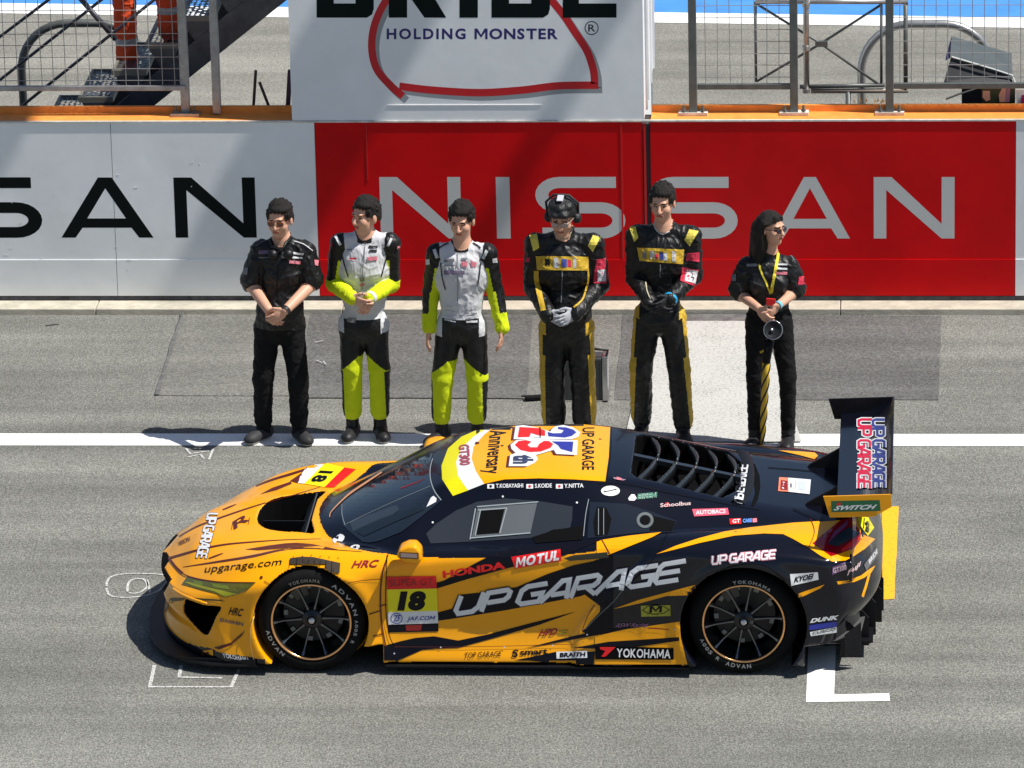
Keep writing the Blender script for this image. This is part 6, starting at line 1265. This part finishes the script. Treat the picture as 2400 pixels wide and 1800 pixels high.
goldkit(o, bv, zp3, [(790, 428), (1122, 432), (1120, 520), (800, 515)], ([(752, 300), (798, 288), (812, 375), (775, 398)], [(1150, 298), (1196, 312), (1148, 402), (1118, 365)]),
        [(PB(850, 445, 880, 490), CB), (PB(905, 438, 935, 500), LOGO), (PB(955, 445, 985, 495), M_('logo_navy', (.05, .07, .3))), (PB(990, 450, 1012, 495), LRED), (PB(1025, 440, 1045, 500), LOGO)])
ps(o, bv, zp3, [(795, 520), (800, 600), (840, 770)], 12, CG, 'sleeve_stripe'); pd(o, bv, zp3, [(1170, 450), (1228, 440), (1232, 600), (1150, 600)], LRED, 'armband'); pd(o, bv, zp3, [(1178, 515), (1228, 510), (1228, 585), (1180, 588)], LOGO, 'armband_card', 2); ps(o, bv, zp3, [(1108, 470), (1120, 560), (1090, 690), (1030, 750)], 4, CG, 'sleeve_piping'); pd(o, bv, zp3, [(728, 440), (755, 438), (752, 465), (728, 465)], LRED, 'armband'); ps(o, bv, zp3, [(958, 520), (955, 620), (950, 720)], 2, LGR, 'zip')
# helmet, headset, glasses of the fourth person
HS = Sdf(); gg = lambda *p: g(*p); HS.ell(gg(0, .02, .055), (.098, .112, .092), 'h', R)
for i, (a_, b_, c_) in enumerate(((0, -.05, .11), (-.05, -.02, .11), (.05, -.02, .11), (0, .05, .13), (-.06, .05, .08), (.06, .05, .08), (-.03, -.075, .075), (.03, -.075, .075))): HS.ell(gg(a_*.9, b_*.9, c_*.97), (.036, .038, .026), 'h', R, k=.016)
V, Q = HS.mesh(.005, lambda P_: (-(((P_-I['hc'])@R)[..., 2]-(.02-.42*((P_-I['hc'])@R)[..., 1]))*.9).astype(np.float32)); me = mesh_np('helmet', V, Q); link('padded_helmet', me, o, smooth=True, m=mat('helmet_black', (.010, .010, .012), .55, bump=.9, bs=45))
for s_ in (-1, 1): MB().lathe(g(s_*.082, .012, -.002), R@np.array((s_, 0, 0)), [(0, .04), (.026, .036), (.036, .02), (.038, -.004), (.03, -.01)], 18).build('ear_cup', mat('helmet_black', (.010, .010, .012), .55, bump=.9, bs=45), o, smooth=True)
MB().tube([g(-.1, .02, .02), g(-.105, .03, .1), g(-.05, .03, .158), g(.05, .03, .158), g(.105, .03, .1), g(.1, .02, .02)], .009, 8).build('headset_band', SHG, o, smooth=True); MB().tube([g(.075, -.01, -.05), g(.05, -.06, -.095), g(0, -.085, -.112), g(-.05, -.05, -.095)], .0035, 6).build('chin_strap', M_('strap_pale', (.5, .45, .3)), o, smooth=True)
lens_glasses(o, g, R, mat('lens_clear', (.42, .33, .30), .08, coat=.5), HAIR)
MB().prism([g(-.02, -.03, .150), g(.02, -.03, .150), g(.02, .02, .160), g(-.02, .02, .160)], R@np.array((0, 0, .006))).build('helmet_badge', mat('badge_white', (.55, .56, .6), .4), o)
o, bv, g, R, I = person(dict(z=zp5, head=(303, 192), look=(-10, 8), sh_l=(152, 372), sh_r=(468, 382), el_l=(142, 620), el_r=(482, 610), wr_l=(232, 768), wr_r=(350, 745), tip_l=(320, 830), tip_r=(275, 800), wry_l=-.25, wry_r=-.24, tipy_l=-.30, tipy_r=-.32, ely_l=.01, ely_r=.01, pn_l=(.3, 1, .3), pn_r=(-.3, 1, .3), glove=1, hs=1.05,
    hip_l=(215, 860), hip_r=(360, 860), kn_l=(178, 1150), kn_r=(400, 1150), ankle_l=(182, 1470), ankle_r=(424, 1490), toe_l=(165, 1540), toe_r=(438, 1570), arm_r=(.068, .060, .058, .046), leg_r=(.094, .076, .068, .064), mats=[CB, CG, GLV, SHO, GLW], paint=paint45, hair='tall', seed=51, build=1.0), 'tall bare-headed mechanic in black and gold overalls, dark gloves and blue wristband')
goldkit(o, bv, zp5, [(155, 446), (428, 458), (422, 542), (172, 524)], ([(108, 320), (146, 312), (162, 388), (140, 412)], [(460, 340), (513, 352), (462, 438), (432, 402)]),
        [(PB(190, 468, 212, 505), LGR), (PB(235, 465, 258, 512), LOGO), (PB(285, 470, 308, 515), M_('logo_navy', (.05, .07, .3))), (PB(310, 475, 332, 520), LOGO), (PB(358, 465, 382, 525), LOGO), (PB(265, 480, 280, 512), LRED)])
pd(o, bv, zp5, [(445, 480), (518, 472), (516, 530), (440, 520)], LRED, 'armband'); pd(o, bv, zp5, [(418, 560), (512, 575), (490, 670), (408, 640)], LRED, 'armband'); pd(o, bv, zp5, [(445, 568), (508, 582), (492, 655), (432, 640)], LOGO, 'armband_card', 2); ps(o, bv, zp5, [(480, 600), (472, 618), (484, 622), (476, 640)], 2, CB, 'card_mark', 3)
MB().lathe(np.array(I['wr']['r']), np.array(I['wr']['r'])-np.array(I['el']['r']), [(.048, -.014), (.052, 0), (.048, .014)], 20).build('wrist_band', mat('band_blue', (.02, .35, .65), .4), o, smooth=True)
ps(o, bv, zp5, [(245, 300), (270, 345), (305, 368), (345, 350)], 2, LOGO, 'collar_edge'); ps(o, bv, zp5, [(292, 545), (290, 620)], 2, LGR, 'zip'); ps(o, bv, zp5, [(205, 645), (215, 700), (235, 745)], 2.4, M_('strap_pale', (.5, .45, .3)), 'sleeve_piping')
# ---- 6: woman in black shirt with lanyard, holding an umbrella
def paint6(l, P_, c): m = np.where(S_in(l, 'farm'), -4, 0); m[S_in(l, 'thigh', 'calf', 'pelvis')] = 1; m[S_in(l, 'shoe')] = 2; m[S_in(l, 'sock')] = 2; return m
o, bv, g, R, I = person(dict(z=zp5, head=(938, 338), look=(52, 2), sh_l=(790, 545), sh_r=(1048, 545), el_l=(748, 715), el_r=(1072, 705), wr_l=(858, 795), wr_r=(975, 782), tip_l=(905, 862), tip_r=(905, 850), wry_l=-.25, wry_r=-.25, tipy_l=-.30, tipy_r=-.30, ely_l=-.0, ely_r=-.0, pn_l=(.6, .8, .1), pn_r=(-.6, .8, .1), curl=.6, hs=.92,
    hip_l=(855, 870), hip_r=(990, 870), kn_l=(842, 1200), kn_r=(1030, 1200), ankle_l=(842, 1535), ankle_r=(1032, 1535), toe_l=(815, 1600), toe_r=(1028, 1600), sleeve=1.0, arm_r=(.048, .038, .036, .027), leg_r=(.082, .058, .046, .042), mats=[CB, CB2, SHO, SOLE], paint=paint6, hair='long', seed=61, bust=1, build=.88, hsc=.93, sc=.85, wrinkle=.8), 'woman with long black hair, sunglasses and yellow lanyard, looking right and holding an umbrella')
lens_glasses(o, g, R, mat('lens_black', (.02, .008, .018), .08, coat=.5), HAIR)
LAN = M_('lanyard_yellow', (.75, .62, .05)); ps(o, bv, zp5, [(975, 430), (972, 500), (955, 600), (935, 710)], 7, LAN, 'lanyard'); ps(o, bv, zp5, [(848, 475), (875, 580), (905, 650), (930, 715)], 4, LAN, 'lanyard'); 
rd = Vector(aty(*zp5(932, 762), I['Y0']-.30)); MB().prism([rd+Vector(v) for v in ((-.03, 0, .025), (.03, 0, .02), (.035, 0, -.01), (.0, 0, -.03), (-.03, 0, -.02))], (0, .012, 0)).build('lanyard_card', mat('card_red', (.75, .02, .02), .4), o, bevel=.003)
for p_, m_ in (([(792, 540), (858, 540), (858, 556), (792, 556)], LGR), ([(970, 540), (1028, 540), (1028, 549), (970, 549)], LOGO), ([(970, 562), (1028, 565), (1028, 576), (970, 573)], LOGO), ([(962, 586), (1028, 588), (1026, 604), (962, 602)], LPK), ([(1095, 615), (1122, 612), (1134, 660), (1090, 662)], LRED), ([(708, 600), (732, 600), (730, 640), (706, 640)], LGR)): pd(o, bv, zp5, p_, m_, 'shirt_logo')
ps(o, bv, zp5, [(748, 515), (790, 492), (840, 482)], 1.6, LGR, 'piping'); ps(o, bv, zp5, [(1000, 470), (1045, 490), (1068, 520)], 1.6, LGR, 'piping')
MB().lathe(np.array(I['wr']['r']), np.array(I['wr']['r'])-np.array(I['el']['r']), [(.028, -.016), (.031, 0), (.029, .016)], 16).build('bracelet', mat('bracelet_cyan', (.15, .5, .6), .3), o, smooth=True)
# umbrella
ub = aty(*zp5(912, 900), I['Y0']-.31); ut = atz(*zp5(880, 1606), .01); um = thing('closed_umbrella', ut, 'closed gold and black umbrella held point down by the woman with the lanyard', 'umbrella')
ub2 = Vector(aty(*zp5(925, 985), I['Y0']-.31)); us = Vector(aty(*zp5(905, 1110), I['Y0']-.30)); A = Vector(ut); dv = (us-A)
MB().tube([A, A+dv*.06, A+dv*.3, A+dv*.8, us], [.006, .010, .020, .024, .026], 16).build('canopy', CG, um, smooth=True)
tw = MB(); n_ = 90
for ph in (0, 2.1, 4.2):
    pts = []
    for i in range(n_):
        t = i/(n_-1)*.95+.04; c_ = A+dv*t; r_ = float(np.interp(t, [0, .06, .3, .8, 1], [.007, .0105, .0205, .0245, .0265])); a_ = ph+t*11; pts.append(c_+Vector((math.cos(a_)*r_, math.sin(a_)*r_, 0)))
    tw.tube(pts, .0065, 5)
tw.build('black_fold', CB, um, smooth=True)
MB().tube([us, Vector(ub2)], [.028, .032], 16).build('sleeve', CB2, um, smooth=True)
rc = Vector(aty(*zp5(946, 924), I['Y0']-.33)); MB().lathe(rc, (0, -1, .3), [(.040, 0), (.058, .004), (.062, .012), (.058, .016), (.050, .010), (.02, .002), (0, .004)], 32).build('handle_disc', SHO, um, smooth=True)
MB().lathe(rc, (0, -1, .3), [(.058, .012), (.062, .017), (.065, .012), (.062, .008)], 32).build('disc_rim', SILV, um, smooth=True); MB().lathe(rc+Vector((-.008, -.01, .005)), (0, -1, .3), [(0, .012), (.010, .008), (.012, 0)], 14).build('disc_boss', SILV, um, smooth=True)
MB().tube([rc, Vector(ub2)], .016, 10).build('shaft', SHO, um, smooth=True)
tp_ = Vector(aty(*zp5(870, 1055), I['Y0']-.31)); MB().tube([tp_, tp_+Vector((.03, 0, .015))], .008, 8).build('tie_tab', CG, um)
# ---- person on the stairs
zs7 = lambda a_, b_: (130+a_*.15823, b_*.15823)
def paint7(l, P_, c):
    m = np.zeros(len(P_), int); m[S_in(l, 'shoe', 'sock', 'hand')] = 1
    for s_ in 'lr': d_ = P_[:, 2]-c['ank'][s_][2]; m[S_in(l, 'calf_'+s_) & (d_ > .20) & (d_ < .255)] = 2
    return m
yS = 7.75
o, bv, g, R, I = person(dict(z=zs7, Yfix=yS, Y0=yS, head=(1290, -3650), look=(0, 10), sh_l=(900, -2850), sh_r=(1660, -2850), el_l=(760, -2100), el_r=(1850, -2100), wr_l=(760, -1500), wr_r=(1900, -1500), tip_l=(760, -1200), tip_r=(1900, -1200), wry_l=-.05, wry_r=-.05, tipy_l=-.05, tipy_r=-.05, pn_l=(1, 0, 0), pn_r=(-1, 0, 0),
    hip_l=(1080, -1250), hip_r=(1500, -1250), kn_l=(1010, -180), kn_r=(1620, -420), kny={'l': -.08, 'r': -.08}, ankle_l=(1070, 1020), ankle_r=(1700, 560), toe_l=(0, 0), toe_r=(0, 0), toex_l=-.03, toex_r=.03, leg_r=(.105, .085, .078, .070), arm_r=(.07, .06, .055, .045), ground=-9, mats=[COR, SHO, REFL], paint=paint7, hair='short', seed=71, wrinkle=1.4), 'person in orange work trousers and black boots standing on the dark steel stairs', 'people on the stairs')
# ---- case standing behind the fourth person
cs = thing('equipment_case', aty(*zp3(1080, 1360), 4.15), 'grey hard case with silver edges standing on the ground behind the helmeted mechanic', 'case')
yc = atz(*zp3(1100, 1345), 0)[1]; C_ = lambda a_, b_, d=0: Vector(aty(*zp3(a_, b_), yc+d)); a0 = C_(975, 1340); a1 = C_(1250, 1045)
MB().b2((a0[0], yc, .015), (a1[0]-.05, yc+.16, a1[2]-.03)).build('shell', mat('case_grey', (.05, .055, .06), .4), cs, bevel=.012)
MB().b2((a1[0]-.05, yc-.006, .01), (a1[0]-.005, yc+.17, a1[2]-.02)).build('edge_band', SILV, cs, bevel=.008); MB().b2((a0[0]-.01, yc-.004, .0), (a1[0]-.05, yc+.165, .016)).build('foot_rail', SILV, cs)
MB().tube([(a1[0]-.03, yc+.03, a1[2]-.06), (a1[0]-.01, yc+.03, a1[2]+.02), (a1[0]-.10, yc+.03, a1[2]+.03), (a1[0]-.14, yc+.03, a1[2]-.03)], .010, 8).build('handle', SHO, cs, smooth=True)
ln = atz(*zp3(770, 1318), .02); lt = thing('folded_tool', ln, 'small black folded tool lying beside the left foot of the helmeted mechanic', 'tool'); MB().beam(atz(*zp3(725, 1320), .02), atz(*zp3(835, 1312), .02), .05, .03).build('body', CB2, lt, bevel=.008); MB().tube([atz(*zp3(700, 1308), .03), atz(*zp3(760, 1304), .03)], .006, 6).build('lever', CB2, lt)
